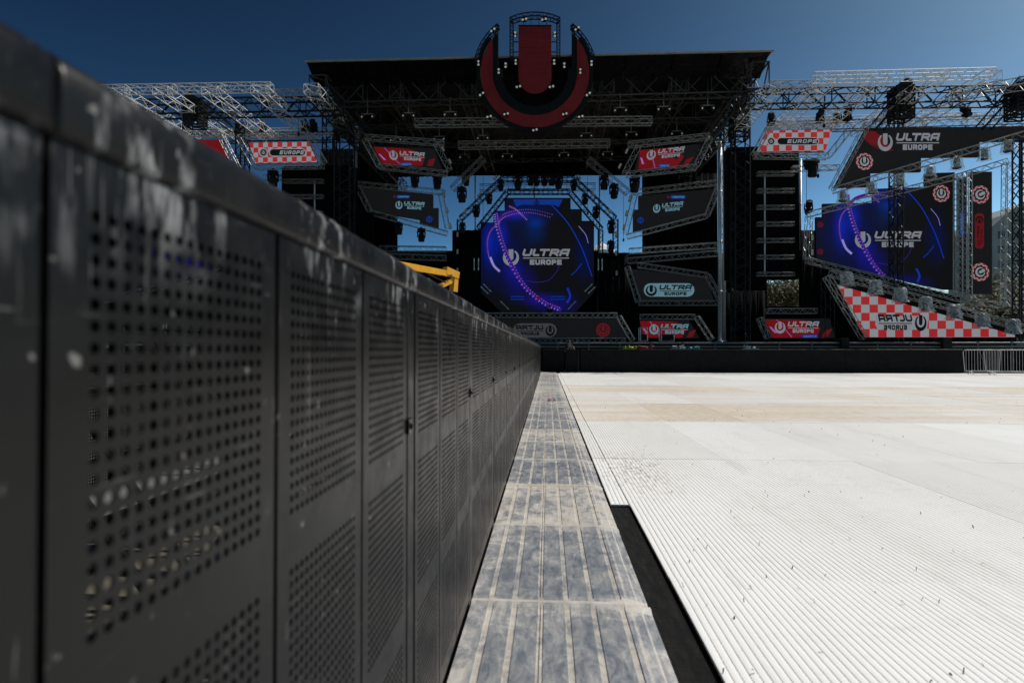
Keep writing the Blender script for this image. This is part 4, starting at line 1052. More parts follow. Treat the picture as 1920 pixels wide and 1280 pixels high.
# ------------------------------------------------------------------ lamps
def lamp_meshes():
    b = MB(); b.box((-.19,-.19,-.16),(.19,.19,0)); b.box((-.05,-.05,0),(.05,.05,.09))
    y = MB()
    for s_ in (-1,1): y.prism([(s_*.20,-.06,-.20),(s_*.25,-.06,-.20),(s_*.23,-.04,-.52),(s_*.20,-.04,-.52)], (0,.11,0))
    y.box((-.25,-.07,-.22),(.25,.07,-.165))
    h = MB(); h.lathe([(0,.04),(.10,.03),(.17,-.06),(.19,-.22),(.19,-.40),(.175,-.46),(0,-.46)], (0,0,-.26), 12)
    l = MB(); l.lathe([(0,-.475),(.15,-.475),(.16,-.463)], (0,0,-.26), 12)
    return b.mesh('clamp_base', M['black']), y.mesh('yoke', M['black']), h.mesh('lamp_head', M['black'], smooth=False), l.mesh('lens', M['black_truss'])
LMB, LMY, LMH, LML = lamp_meshes()
def moving_head(x_, y_, Y, label, tilt=0, up=False, sc=1.0, group='moving head lamps on the trusses'):
    t = thing('moving_head_lamp', at(x_, y_, Y), label, 'stage lamp', group)
    t.scale = (sc,)*3; t.rotation_euler = (math.pi if up else 0, 0, random.uniform(-.5,.5))
    part('clamp_base', LMB, t); part('yoke', LMY, t)
    h = part('lamp_head', LMH, t); part('lens', LML, h)
    if tilt:
        h.location = (0, -.36*math.sin(tilt)*0, 0)
        piv = Vector((0,0,-.36)); rm = Matrix.Rotation(tilt, 4, 'X'); h.rotation_euler.x = tilt; h.location = piv - (rm @ piv)
n_c = ['first','second','third','fourth','fifth','sixth','seventh','eighth']
for i, x_ in enumerate((971, 995, 1006, 1021, 1035, 1047)):
    moving_head(x_, 328, 43, f'{n_c[i]} from the left of the black lamps hanging over the blue screen', .25*math.sin(i*2), sc=1.35 if i in (0,5) else 1.1)
for x_, y_, Y, lab, sc in ((939,338,41,'black lamp at the left upper corner of the outer octagon frame',1.0),(874,330,42,'black lamp hanging alone in the sky gap at left',1.0),
    (893,386,41.5,'black lamp on the left slope of the outer octagon frame',1.1),(917,364,42,'black lamp halfway down the left slope of the outer frame',1.0),(866,352,40,'black lamp below the left slanting silver truss',1.4),
    (867,418,41.5,'black lamp at the left foot of the outer octagon frame',1.0),(1076,338,41,'black lamp at the right upper corner of the outer octagon frame',1.0),
    (1097,364,42,'black lamp halfway down the right slope of the outer frame',1.0),(1118,388,41.5,'black lamp on the right slope of the outer octagon frame',1.1),(1146,414,41.5,'black lamp at the right foot of the outer octagon frame',1.2),
    (1145,452,41.5,'lower black lamp at the right foot of the outer octagon frame',1.1),(1133,330,40,'black lamp left below the right slanting silver truss',1.3),(1151,346,40,'black lamp right below the right slanting silver truss',1.3),
    (778,326,38,'black lamp hanging under the upper left red screen',1.2),(820,328,39,'black lamp in the corner beside the left red screen',1.3),(748,418,39.6,'left black lamp under the stepped screen left of the gap',1.1),
    (790,429,39.6,'right black lamp under the stepped screen left of the gap',1.2),(1190,332,39,'black lamp under the upper right red screen',1.4),
    (512,320,36,'black lamp hanging under the left checkered banner',1.4),(1524,300,36,'black lamp hanging under the right checkered banner',1.4),(1512,300,36.5,'smaller black lamp beside the one under the right checkered banner',.8)):
    moving_head(x_, y_, Y, lab, random.uniform(-.3,.3), sc=sc)
rowlab = ['front','second','third']
for r_i, (Yr, z_, xs_) in enumerate(((35.4, ZR-2.0, (-11.2,-8.6,-6.0,4.4,7.0,9.6)), (39.2, ZR-2.1, (-10.4,-7.4,-4.4,2.6,5.6,8.6)), (43, ZR-2.1, (-9.5,-6.2,-3,1.2,4.4,7.8)))):
    for k_, xx in enumerate(xs_):
        pb = thing('roof_lamp', (xx, Yr, z_), f'{n_c[k_]} lamp pair from the left on the {rowlab[r_i]} cross truss in the roof shade', 'stage lamp', 'lamp pairs in the roof shade')
        mb = MB(); mb.tube((xx,Yr,z_),(xx,Yr,z_+.9),.03,6); mb.tube((xx-.4,Yr,z_),(xx+.4,Yr,z_),.03,6); mb.build('hanger', M['alu_dim'], pb)
        for sx in (-.33,.33):
            mb = MB(); mb.lathe([(0,-.16),(.09,-.14),(.10,.06),(.05,.14),(0,.14)], (xx+sx,Yr,z_-.14), 8); cn = mb.build('lamp_can', M['roof_truss'], pb)
            mb = MB(); mb.lathe([(0,-.085),(.045,-.08),(.05,-.06)], (xx+sx,Yr-.06,z_-.22), 8, 'y'); mb.build('lens', M['lamp_white'], cn)
for i, (x_, y0, y1, Y) in enumerate(((1512,240,400,36),(1534,244,330,36),(1590,300,352,36),(700,232,262,38),(1322,232,262,38),(906,332,420,45),(1102,332,400,45),(1169,362,450,45),(560,170,252,35),(1545,178,236,35))):
    a, b_ = at(x_,y0,Y), at(x_,y1,Y); mb = MB(); mb.tube(b_, a, .014, 5); mb.lathe([(0,-.12),(.07,-.1),(.07,.1),(0,.12)], b_, 7)
    o = bpy.data.objects.new('hoist_chain', mb.mesh('hoist_chain', M['black'], b_)); COL.objects.link(o); o.location = b_
    tag(o, ['thin chain hanging left of the large stepped black screen','thin chain under the right checkered banner','short chain above the wide blue wing screen','chain above the left red screen','chain above the right red screen','thin chain in the sky gap left of the blue screen','thin chain in the sky gap right of the blue screen','thin chain beside the right stepped screen','thin chain hanging from the left wing grid','thin chain hanging from the right wing grid'][i], 'chain', 'hoist chains')
for x_, y_, lab in ((1446,234,'leftmost upright lamp on the rear truss of the right wing'),(1537,229,'second upright lamp on the rear truss of the right wing'),(1570,228,'third upright lamp on the rear truss, close to its neighbour'),
    (1589,226,'fourth upright lamp on the rear truss of the right wing'),(1708,220,'upright lamp right of the black tower head on the right wing'),(1813,218,'rightmost upright lamp on the rear truss of the right wing'),
    (344,250,'leftmost upright lamp on the rear truss of the left wing'),(446,249,'upright lamp left of the checkered banner on the left wing'),(492,247,'upright lamp above the left checkered banner'),(573,246,'inner upright lamp above the left checkered banner'),(588,246,'upright lamp nearest the roof on the left wing'),
    (1516,398,'upright lamp on the left tip of the wing truss frame')):
    moving_head(x_, y_, 35.8, lab, random.uniform(.5,1.1)*random.choice((-1,1)), True, 1.0)

def cover_mesh():
    mb = MB(); n = 14; prof = [(.0,.20),(.20,.19),(.27,.10),(.26,-.05),(.28,-.25),(.31,-.42),(.36,-.50)]
    for r_, z in prof:
        for k in range(n):
            t = 2*math.pi*k/n; rr = r_*(1+.14*math.sin(5*t+z*9)+random.uniform(-.07,.07)); mb.v.append(Vector((rr*math.cos(t), rr*math.sin(t), z+random.uniform(-.02,.02))))
    mb.f = [(i*n+k,i*n+(k+1)%n,(i+1)*n+(k+1)%n,(i+1)*n+k) for i in range(len(prof)-1) for k in range(n)]; mb.m = [0]*len(mb.f)
    return mb.mesh('plastic_cover', M['plastic'])
covers = [cover_mesh() for _ in range(3)]
def covered(x_, y_, Y, label, sc=1.0):
    t = thing('covered_lamp', at(x_, y_, Y), label, 'stage lamp', 'lamps under clear rain covers'); t.scale = (sc,)*3; t.rotation_euler.z = random.uniform(0,6)
    mb = MB(); mb.box((-.15,-.15,-.46),(.15,.15,-.34)); mb.lathe([(0,.14),(.13,.12),(.16,-.05),(.16,-.25),(.10,-.34),(0,-.34)], (0,0,0), 10)
    o = bpy.data.objects.new('lamp_body', mb.mesh('lamp_body', M['black'])); COL.objects.link(o); o.parent = t
    part('plastic_cover', random.choice(covers), t)
for i, (x_, y_) in enumerate(((1580,363),(1634,348),(1686,333),(1743,318),(1794,301),(1846,284),(1889,270))):
    covered(x_, y_, 33.9, f'{n_c[i]} from the left of the bagged lamps under the large stepped black screen')
for i, (x_, y_) in enumerate(((1588,517),(1641,533),(1688,547),(1736,564),(1789,578),(1841,594),(1899,606))):
    covered(x_, y_, 32.6, f'{n_c[i]} from the left of the bagged lamps on the checkered wall slope', 1.15)

# small strobes and light bars on frames
strobe_m = MB(); strobe_m.box((-.07,-.05,-.16),(.07,.03,.16)); sb_me = strobe_m.mesh('housing', M['black'])
sf = MB(); sf.box((-.055,-.06,-.14),(.055,-.051,.14)); sf_me = sf.mesh('strobe_face', M['strobe'])
def strobe(x_, y_, Y, rot, label, sc=1.0):
    t = thing('strobe_lamp', at(x_, y_, Y), label, 'strobe lamp', 'small strobes clamped to the frames'); t.scale = (sc,)*3; t.rotation_euler.y = R(rot)
    part('housing', sb_me, t); part('strobe_face', sf_me, t)
for x_, y_, Y, rot, lab in ((872,396,41.1,40,'strobe low on the left slope of the outer octagon'),(899,365,41.1,40,'strobe midway on the left slope of the outer octagon'),(929,333,41.1,40,'strobe high on the left slope of the outer octagon'),
    (1085,332,41.1,-40,'strobe high on the right slope of the outer octagon'),(1113,364,41.1,-40,'strobe midway on the right slope of the outer octagon'),(1144,396,41.1,-40,'strobe low on the right slope of the outer octagon'),
    (858,440,41.1,0,'top strobe on the black tower left of the blue screen'),(858,472,41.1,0,'second strobe on the black tower left of the blue screen'),(858,507,41.1,0,'third strobe on the black tower left of the blue screen'),
    (1156,440,41.1,0,'top strobe right of the blue screen'),(1155,475,41.1,0,'second strobe right of the blue screen'),(1156,512,41.1,0,'third strobe right of the blue screen'),
    (831,280,36.4,-25,'strobe by the right edge of the left red screen, upper'),(844,303,36.4,-25,'strobe by the right edge of the left red screen, lower'),(832,365,39.4,-12,'upper strobe beside the left stepped screen'),(838,394,39.4,-12,'middle strobe beside the left stepped screen'),(844,424,39.4,-12,'lowest strobe beside the left stepped screen'),
    (1175,284,36.4,25,'strobe by the left edge of the right red screen, upper'),(1162,312,36.4,25,'strobe by the left edge of the right red screen, lower'),(1181,373,39.4,12,'upper strobe beside the right stepped screen'),(1175,400,39.4,12,'middle strobe beside the right stepped screen'),(1170,426,39.4,12,'lowest strobe beside the right stepped screen'),
    (1522,446,34.6,0,'upper strobe left of the wide blue wing screen'),(1522,473,34.6,0,'lower strobe left of the wide blue wing screen')):
    strobe(x_, y_, Y, rot, lab, 1.15)
def light_bar(p, q, Y, label):
    a, b_ = at(*p,Y), at(*q,Y); mb = MB(); mb.tube(a, b_, .035, 6, caps=True)
    for t_ in (.15,.85): c = a.lerp(b_, t_); mb.box(c+Vector((-.05,.02,-.05)), c+Vector((.05,.12,.05)))
    o = bpy.data.objects.new('light_bar', mb.mesh('light_bar', M['alu'], a)); COL.objects.link(o); o.location = a; tag(o, label, 'light bar', 'slim light tubes around the blue screen')
for i, (p, q, lab) in enumerate((((906,532),(921,547),'upper light tube at the lower left corner of the blue screen'),((901,537),(916,551),'outer light tube at the lower left corner of the blue screen'),((938,564),(954,580),'inner light tube low left under the blue screen'),
    ((1111,532),(1096,547),'upper light tube at the lower right corner of the blue screen'),((1117,537),(1102,551),'outer light tube at the lower right corner of the blue screen'),((1080,564),(1065,580),'inner light tube low right under the blue screen'),
    ((889,484),(889,507),'upright light tube left of the blue screen'),((897,484),(897,507),'second upright light tube left of the blue screen'),((1122,485),(1122,507),'upright light tube right of the blue screen'),((1129,485),(1129,507),'second upright light tube right of the blue screen'))):
    light_bar(p, q, 42.8, lab)

# ------------------------------------------------------------------ deck edge pipes, cases, pit
mb = MB()
edge = thing('deck_edge_rail', (0, YF-.4, .2), 'long silver double pipe with short posts along the stage front', 'rail')
xa, xb = at(930,645,YF-.4).x, at(1990,645,YF-.4).x
for z in (at(1400,643,YF-.4).z, at(1400,650,YF-.4).z):
    mb = MB(); mb.tube((xa,YF-.4,z),(xb,YF-.4,z),.045,8); mb.build('pipe', M['pipe'], edge)
k = 0; x_ = xa
while x_ < xb:
    mb = MB(); z1 = at(1400,641,YF-.4).z; mb.tube((x_,YF-.4,-.1),(x_,YF-.4,z1),.025,6); mb.box((x_-.04,YF-.47,z1-.09),(x_+.04,YF-.34,z1+.02))
    if k % 3 == 0: mb.tube((x_,YF-.4,z1-.3),(x_+.5,YF-.4,-.1),.02,5)
    mb.build('post', M['pipe'], edge); x_ += 1.62; k += 1
def cabinet(x0, y0, x1, y1, Y, label, cat='speaker', name='speaker_cabinet'):
    a, b_ = at(x0,y0,Y), at(x1,y1,Y); t = thing(name, (a.x, Y, b_.z), label, cat)
    mb = MB(); mb.box((a.x,Y,b_.z),(b_.x,Y+.7,a.z)); o = mb.build('box', M['black'], t)
    bm = o.modifiers.new('edge', 'BEVEL'); bm.width = .02; bm.segments = 2
    mb = MB(); mb.box((a.x+.05,Y-.012,b_.z+.05),(b_.x-.05,Y-.002,a.z-.05)); mb.build('grille', M['black_truss'], t)
cabinet(1577,634,1593,652,30.4,'black speaker box at the stage edge left of the checkered wall corner'); cabinet(1768,632,1786,654,30.4,'black speaker box at the stage edge below the checkered wall')
def cart(x0, y0, x1, y1, Y, label):
    a, b_ = at(x0,y0,Y), at(x1,y1,Y); t = thing('equipment_cart', (a.x,Y,b_.z), label, 'cart'); mb = MB()
    for dy in (0,.6):
        for p, q in (((a.x,a.z),(b_.x,a.z)),((b_.x,a.z),(b_.x,b_.z)),((b_.x,b_.z),(a.x,b_.z)),((a.x,b_.z),(a.x,a.z))): mb.tube((p[0],Y+dy,p[1]),(q[0],Y+dy,q[1]),.025,6)
    for p in ((a.x,a.z),(b_.x,a.z),(b_.x,b_.z),(a.x,b_.z)): mb.tube((p[0],Y,p[1]),(p[0],Y+.6,p[1]),.025,6)
    mb.build('tube_frame', M['case'], t)
    zm = (a.z+b_.z)/2; mb = MB(); mb.box((a.x+.03,Y+.03,b_.z+.08),(b_.x-.03,Y+.57,zm)); mb.build('case', M['black'], t)
    for sx in (a.x+.06,b_.x-.06):
        mb = MB(); mb.lathe([(0,-.03),(.05,-.03),(.05,.03),(0,.03)], (sx,Y+.1,b_.z+.03), 10, 'y'); mb.build('caster', M['black_truss'], t)
cart(1201,614,1214,639,32.2,'small silver-framed equipment cart in front of the small red screen, left one'); cart(1240,615,1264,639,32.2,'wider silver-framed equipment cart in front of the small red screen')
random.seed(21)
kit_cols = [plain(f'kit_colour_{i}', c, .6) for i, c in enumerate(((.45,.42,.05),(.35,.05,.05),(.30,.30,.30),(.05,.20,.22),(.55,.53,.48)))]
for i, (x_, lab) in enumerate(((1180,'yellow cable bundle lying in the pit gap below the deck pipes'),(1212,'red and black kit bag in the pit gap right of the yellow bundle'),(1270,'grey folded cover in the pit gap below the equipment carts'),(1300,'teal kit roll in the pit gap under the small red screen'),(1408,'pale crate in the pit gap below the deck pipes'))):
    a = at(x_, 652, 29.5); mb = MB()
    for q in range(7):
        c = a + Vector((random.uniform(-.3,.3), random.uniform(-.1,.1), random.uniform(-.02,.05))); mb.tube(c, c+Vector((random.uniform(-.25,.25),random.uniform(-.1,.1),random.uniform(-.05,.05))), .06, 7, caps=True)
    mb.box((a.x-.35,a.y-.15,-.05),(a.x+.35,a.y+.2,a.z-.03))
    o = bpy.data.objects.new('kit_bundle', mb.mesh('kit_bundle', kit_cols[i], Vector((a.x,a.y,-.05)))); COL.objects.link(o); o.location = (a.x,a.y,-.05); tag(o, lab, 'kit')

YP = 27.0
ztop = at(1400, 656, YP).z
def pit_panel(x0, x1, Y, label, sub=1, foot=False):
    a, b_ = at(x0,690,Y).x, at(x1,690,Y).x; t = thing('pit_fence', (a, Y, -.04), label, 'fence')
    for k in range(sub):
        u0 = a+(b_-a)*k/sub; u1 = a+(b_-a)*(k+1)/sub
        mb = MB(); mb.box((u0+.004,Y+random.uniform(0,.006),-.03),(u1-.004,Y+.05,ztop)); mb.build('sheet', M['fence'], t)
    mb = MB(); mb.tube((a,Y+.02,ztop+.015),(b_,Y+.02,ztop+.015),.022,6); mb.build('top_rail', M['black'], t)
    if foot:
        mb = MB(); mb.box((b_-.25,Y-.22,-.03),(b_+.12,Y-.01,.03)); mb.box((b_-.06,Y-.05,.0),(b_+.0,Y-.01,ztop)); mb.build('foot', M['black_truss'], t)
pit_panel(1017, 1058, YP, 'black pit fence panel at the far end of the barrier row')
pit_panel(1060, 1086, YP-.1, 'narrow black pit gate panel with a foot, near the end of the barrier row', 1, True)
pit_panel(1088, 1806, YP, 'long black pit fence across the stage front', 10)

def crowd_fence(x0, x1, Y, label):
    a, b_ = at(x0,680,Y).x, at(x1,680,Y).x; t = thing('steel_crowd_fence', (a,Y,0), label, 'fence', 'grey steel crowd fences at the right')
    z0, z1, r_ = .12, 1.02, .1; pts = []
    for cx, cz, s0 in ((b_-r_,z1-r_,0),(a+r_,z1-r_,90),(a+r_,z0+r_*.4,180),(b_-r_,z0+r_*.4,270)):
        rr = r_ if s0 < 180 else r_*.4
        pts += [Vector((cx+(rr if s0 in (0,90) else rr)*math.cos(R(s0+k*22.5)), Y, cz+rr*math.sin(R(s0+k*22.5)))) for k in range(5)]
    mb = MB(); mb.path(pts+[pts[0]], .02, 8); mb.build('tube_frame', M['galv'], t)
    n = int((b_-a)/.115)
    bar = MB(); bar.tube((0,0,z0),(0,0,z1),.009,6); me = bar.mesh('bar', M['galv'])
    for k in range(1, n): part('bar', me, t, ((b_-a)*k/n, 0, 0))
    for x_ in (a+.3, b_-.3):
        mb = MB(); mb.path([Vector((x_-.12,Y-.32,-.005)), Vector((x_,Y,.13)), Vector((x_+.12,Y+.32,-.005))], .016, 6); mb.build('foot', M['galv'], t)
crowd_fence(1806, 1876, 25.9, 'left grey steel crowd fence standing before the end of the pit fence')
crowd_fence(1845, 1962, 25.5, 'right grey steel crowd fence cut by the picture edge')

# ------------------------------------------------------------------ yellow lift
lift = thing('boom_lift', (at(700,660,23).x, 23.6, -.12), 'yellow boom lift with folded jib behind the barrier top', 'boom lift')
def beam(mb, p, q, h0, h1, wd, Y0, Y1):
    a, b_ = at(*p,Y0), at(*q,Y1); d_ = (b_-a).normalized(); sd_ = Vector((d_.y,-d_.x,0)).normalized(); n_ = sd_.cross(d_)
    vs = [a+n_*h0/2, b_+n_*h1/2, b_-n_*h1/2, a-n_*h0/2]; mb.prism([v+sd_*wd/2 for v in vs], -sd_*wd)
def YY(x_): return 22.0 + (x_-690)/168*5.0
def bm_(mb, p, q, h0, h1, wd, off=0): beam(mb, p, q, h0, h1, wd, YY(p[0])+off, YY(q[0])+off)
mb = MB(); bm_(mb, (690,487), (838,513), .30, .26, .24); mb.build('main_boom', M['yellow'], lift)
mb = MB(); bm_(mb, (834,507), (857,517), .34, .32, .30); bm_(mb, (853,512), (850,547), .24, .28, .28, .02); mb.build('knuckle', M['yellow'], lift)
mb = MB(); bm_(mb, (812,543), (848,525), .20, .22, .2, .05); mb.build('link_arm', M['yellow'], lift)
mb = MB(); bm_(mb, (800,524), (824,541), .12, .12, .16, .05); mb.build('stay_arm', M['yellow'], lift)
def q_(x_, y_): return at(x_, y_, YY(x_)-.22)
mb = MB(); mb.tube(q_(785,506), q_(836,530), .035, 8); mb.build('hydraulic_cylinder', M['black'], lift)
mb = MB(); mb.path([q_(x,y) for x,y in ((772,500),(790,508),(806,512),(822,513),(838,520))], .018, 6); mb.build('hose', M['black'], lift)
mb = MB(); mb.lathe([(0,-.03),(.07,-.03),(.07,.03),(0,.03)], q_(846,517), 10, 'y'); mb.build('pivot_pin', M['galv'], lift)
c = lift.location
mb = MB(); bm_(mb, (690,485), (676,600), .30, .4, .3); mb.box((c.x-1.2,c.y-.8,.7),(c.x+1.0,c.y+.8,1.15)); mb.build('turret', M['yellow'], lift)
mb = MB(); mb.box((c.x-1.4,c.y-.8,.3),(c.x+1.4,c.y+.8,.68)); mb.build('chassis', M['black'], lift)
for sx in (-1.0,1.0):
    for yy in (-.95,.95): mb = MB(); mb.lathe([(0,-.13),(.32,-.13),(.41,-.08),(.41,.08),(.32,.13),(0,.13)], (c.x+sx,c.y+yy,.29), 16, 'y'); mb.build('wheel', M['black_truss'], lift)

# ------------------------------------------------------------------ people
def skin_mesh(name, verts, edges, radii, mat, sub=1, root=0):
    me = bpy.data.meshes.new(name); me.from_pydata(verts, edges, []); o = bpy.data.objects.new(name, me); COL.objects.link(o)
    sk = o.modifiers.new('skin', 'SKIN'); sk.use_smooth_shade = True
    lay = me.skin_vertices[0] if me.skin_vertices else None
    if lay is None: raise RuntimeError('no skin layer')
    for i, r_ in enumerate(radii): lay.data[i].radius = (r_ if isinstance(r_, tuple) else (r_, r_)); lay.data[i].use_root = (i == root)
    ss = o.modifiers.new('sub', 'SUBSURF'); ss.levels = sub; ss.render_levels = sub
    dg = bpy.context.evaluated_depsgraph_get(); dg.update()
    nm_ = bpy.data.meshes.new_from_object(o.evaluated_get(dg)); nm_.name = name
    COL.objects.unlink(o); bpy.data.objects.remove(o)
    nm_.materials.clear(); nm_.materials.append(mat); nm_.polygons.foreach_set('use_smooth', [True]*len(nm_.polygons)); return nm_
def person(loc, label, hands, rotz=0, crouch=0):
    """standing figure facing -Y; hands: (left, right) wrist positions, elbows follow"""
    t = thing('person', loc, label, 'person'); t.rotation_euler.z = rotz
    V, E, RR = [], [], []
    def v(p, r_, to=None):
        V.append(p); RR.append(r_)
        if to is not None: E.append((to, len(V)-1))
        return len(V)-1
    pel = v((0,0,.98), (.15,.11)); wst = v((0,0,1.12), (.135,.10), pel); ch = v((0,0,1.32), (.165,.115), wst); nb = v((0,.01,1.46), (.085,.08), ch)
    nk = v((0,.005,1.53), .058, nb); hd0 = v((0,-.01,1.59), (.070,.085), nk); hd1 = v((0,-.015,1.67), (.078,.098), hd0); v((0,-.005,1.75), (.060,.075), hd1)
    ns = v((0,-.115,1.65), .014, hd1)
    arms = []
    for s_, h in zip((-1,1), hands):
        sh = v((s_*.17,0,1.42), .062, nb); el = h[0]; wr = h[1]; e = v(el, .045, sh); w__ = v(wr, .03, e); arms.append((sh,e,w__))
        d_ = (Vector(wr)-Vector(el)).normalized(); pm_ = Vector(wr)+d_*.07; p_ = v(tuple(pm_), (.036,.020), w__)
        sd_ = d_.cross(Vector((0,1,0))).normalized() if abs(d_.y) < .9 else Vector((1,0,0))
        for q, ln in zip((-.028,-.010,.009,.027), (.062,.075,.07,.055)):
            k1 = v(tuple(pm_+sd_*q+d_*.04), .009, p_); v(tuple(pm_+sd_*q*1.1+d_*(.04+ln)+Vector((0,-.012,0))), .008, k1)
        th = v(tuple(Vector(wr)+d_*.04+sd_*.05*(-s_)), .011, w__); v(tuple(Vector(wr)+d_*.085+sd_*.065*(-s_)), .009, th)
    legs = []
    if crouch:      # knees bent: everything above the knee sinks
        for i_ in range(len(V)): V[i_] = (V[i_][0], V[i_][1], V[i_][2]-crouch)
    kf = -.40 if crouch else -.01
    for s_ in (-1,1):
        hp = v((s_*.09,0,.90-crouch), .085, pel); kn = v((s_*.10,kf,.50), .058, hp); an = v((s_*.105,.01,.09), .04, kn); v((s_*.115,-.13,.04), .038, an)
    body = part('body', skin_mesh('body', V, E, RR, M['skin']), t)
    sv = [V[pel],V[wst],V[ch],(0,.01,1.47-crouch)]; se = [(0,1),(1,2),(2,3)]; sr = [(.165,.125),(.155,.118),(.185,.135),(.10,.09)]
    for s_, h in zip((-1,1), hands):
        sv.append((s_*.18,0,1.425-crouch)); sr.append(.080); se.append((3,len(sv)-1)); sv.append(tuple(Vector((s_*.18,0,1.425-crouch)).lerp(Vector(h[0])-Vector((0,0,crouch)), .7))); sr.append(.066); se.append((len(sv)-2,len(sv)-1))
    part('shirt', skin_mesh('shirt', sv, se, sr, M['shirt']), t)
    tv = [(0,0,1.0-crouch)]; te = []; tr_ = [(.165,.125)]
    for s_ in (-1,1):
        b0 = len(tv); tv += [(s_*.09,0,.90-crouch),(s_*.10,kf,.50),(s_*.105,.01,.10)]; tr_ += [.10,.075,.065]; te += [(0,b0),(b0,b0+1),(b0+1,b0+2)]
    part('trousers', skin_mesh('trousers', tv, te, tr_, M['trousers']), t)
    mb = MB(); n = 14
    for i in range(7):
        ph = math.pi/2*i/6
        for k in range(n):
            a = 2*math.pi*k/n; fr = .6 if math.sin(a) < -.3 else 1.0
            mb.v.append(Vector((.090*math.cos(a)*math.cos(ph*1.0) , .0+.112*math.sin(a)*math.cos(ph), 1.69 + (.115*math.sin(ph)) + (.0 if fr < 1 else -.055*math.cos(ph)))))
    mb.f = [(i*n+k,i*n+(k+1)%n,(i+1)*n+(k+1)%n,(i+1)*n+k) for i in range(6) for k in range(n)]; mb.m = [0]*len(mb.f)
    o = mb.mesh('hair', M['hair'], smooth=True); part('hair', o, t, (0,0,-crouch))
    for s_ in (-1,1):
        e = MB(); e.lathe([(0,.0),(.011,.004),(.013,.012)], (s_*.034,-.113,1.675), 8, 'y'); part('eye', e.mesh('eye', M['hair']), t, (0,0,-crouch))
        e = MB(); e.lathe([(0,-.02),(.012,-.018),(.016,.0),(.010,.016),(0,.018)], (s_*.094,.0,1.66), 8); part('ear', e.mesh('ear', M['skin']), t, (0,0,-crouch))
    m_ = MB(); m_.box((-.026,-.108,1.592),(.026,-.095,1.600)); part('mouth', m_.mesh('mouth', plain('lips', (.30,.10,.09), .5)), t, (0,0,-crouch))
    return t
p1 = at(1030, 588, 43.4)
pd = person((p1.x, 43.4, at(1030,574,43.4).z-1.70), 'person in black shirt at the desk before the blue screen', (((-.26,-.02,1.17),(-.20,-.26,1.10)),((.26,-.02,1.17),(.20,-.26,1.10))))
p2 = at(1067, 645, 27.9)
person((p2.x, 27.9, -.10-.0), 'person in dark clothes behind the pit fence raising both hands to the face', (((-.26,-.16,1.20),(-.10,-.24,1.44)),((.28,-.14,1.22),(.13,-.25,1.40))), .35, .20)
# desk riser under the performer
zr2 = pd.location.z; a = at(915,640,43); b_ = at(1100,640,43)
riser = thing('desk_riser', (a.x, 42, zd), 'black desk riser hidden behind the low LED wall', 'riser')
mb = MB(); mb.box((a.x,41.2,zd+.004),(b_.x,43.95,zr2)); mb.build('platform', M['deck'], riser)
mb = MB(); mb.box((p1.x-1.6,42.2,zr2+.002),(p1.x+1.6,42.9,zr2+.95)); mb.build('desk', M['black'], riser)

# ------------------------------------------------------------------ beyond the stage
def conc():
    m, nt, b = new_mat('grey_render_facade'); n = noise(nt, pos_scaled(nt, (1,1,.25)), .4, 6)
    nt.links.new(mix(nt, ramp(nt, n, [(.35,0),(.7,1)]), (.26,.28,.29), (.38,.40,.41)), b.inputs['Base Color']); b.inputs['Roughness'].default_value = .85; return m
M['concrete'] = conc(); M['glass'] = plain('window_glass', (.05,.07,.09), .15, 0, .3); M['wframe'] = plain('window_frame', (.5,.5,.5), .6)
Yb = 130
bl, br, bt = at(1861,400,Yb).x, at(2060,400,Yb).x, at(1885,402,Yb).z
bld = thing('apartment_building', (bl, Yb, -.12), 'grey apartment block with rows of windows behind the wing at far right', 'building')
mb = MB(); mb.prism([(bl,Yb,-.12),(br,Yb,-.12),(br,Yb,bt+2.6),(bl+7,Yb,bt+2.6),(bl+2.6,Yb,bt),(bl,Yb,bt-2.5)], (0,14,0)); mb.build('wall', M['concrete'], bld)
fl = 3.1; z = bt-5.2; r_ = 0
while z > 1.5:
    x_ = bl+1.0; k = 0
    while x_ < br-2:
        w_ = 1.5 if k % 2 else 2.3
        mb = MB(); mb.box((x_-.08,Yb-.06,z-.08),(x_+w_+.08,Yb-.005,z+1.68)); wi = mb.build('window', M['wframe'], bld)
        mb = MB(); mb.box((x_,Yb-.075,z),(x_+w_/2-.04,Yb-.062,z+1.6)); mb.box((x_+w_/2+.04,Yb-.075,z),(x_+w_,Yb-.062,z+1.6)); mb.build('pane', M['glass'], wi)
        x_ += w_+1.5; k += 1
    z -= fl
def leafmat(name, a, b2_):
    m, nt, b = new_mat(name); oi = N(nt, 'ShaderNodeNewGeometry'); c = mix(nt, oi.outputs['Random Per Island'], a, b2_); nt.links.new(c, b.inputs['Base Color']); b.inputs['Roughness'].default_value = .7
    t = N(nt, 'ShaderNodeBsdfTranslucent'); nt.links.new(c, t.inputs[0]); ms = N(nt, 'ShaderNodeMixShader', i_0=.3)
    nt.links.new(b.outputs[0], ms.inputs[1]); nt.links.new(t.outputs[0], ms.inputs[2]); nt.links.new(ms.outputs[0], nt.nodes['Material Output'].inputs[0]); return m
M['leaf'] = leafmat('olive_leaves', (.08,.075,.025), (.16,.135,.05)); M['leaf2'] = leafmat('dark_leaves', (.03,.045,.015), (.075,.09,.03)); M['bark'] = plain('bark', (.10,.075,.05), .9)
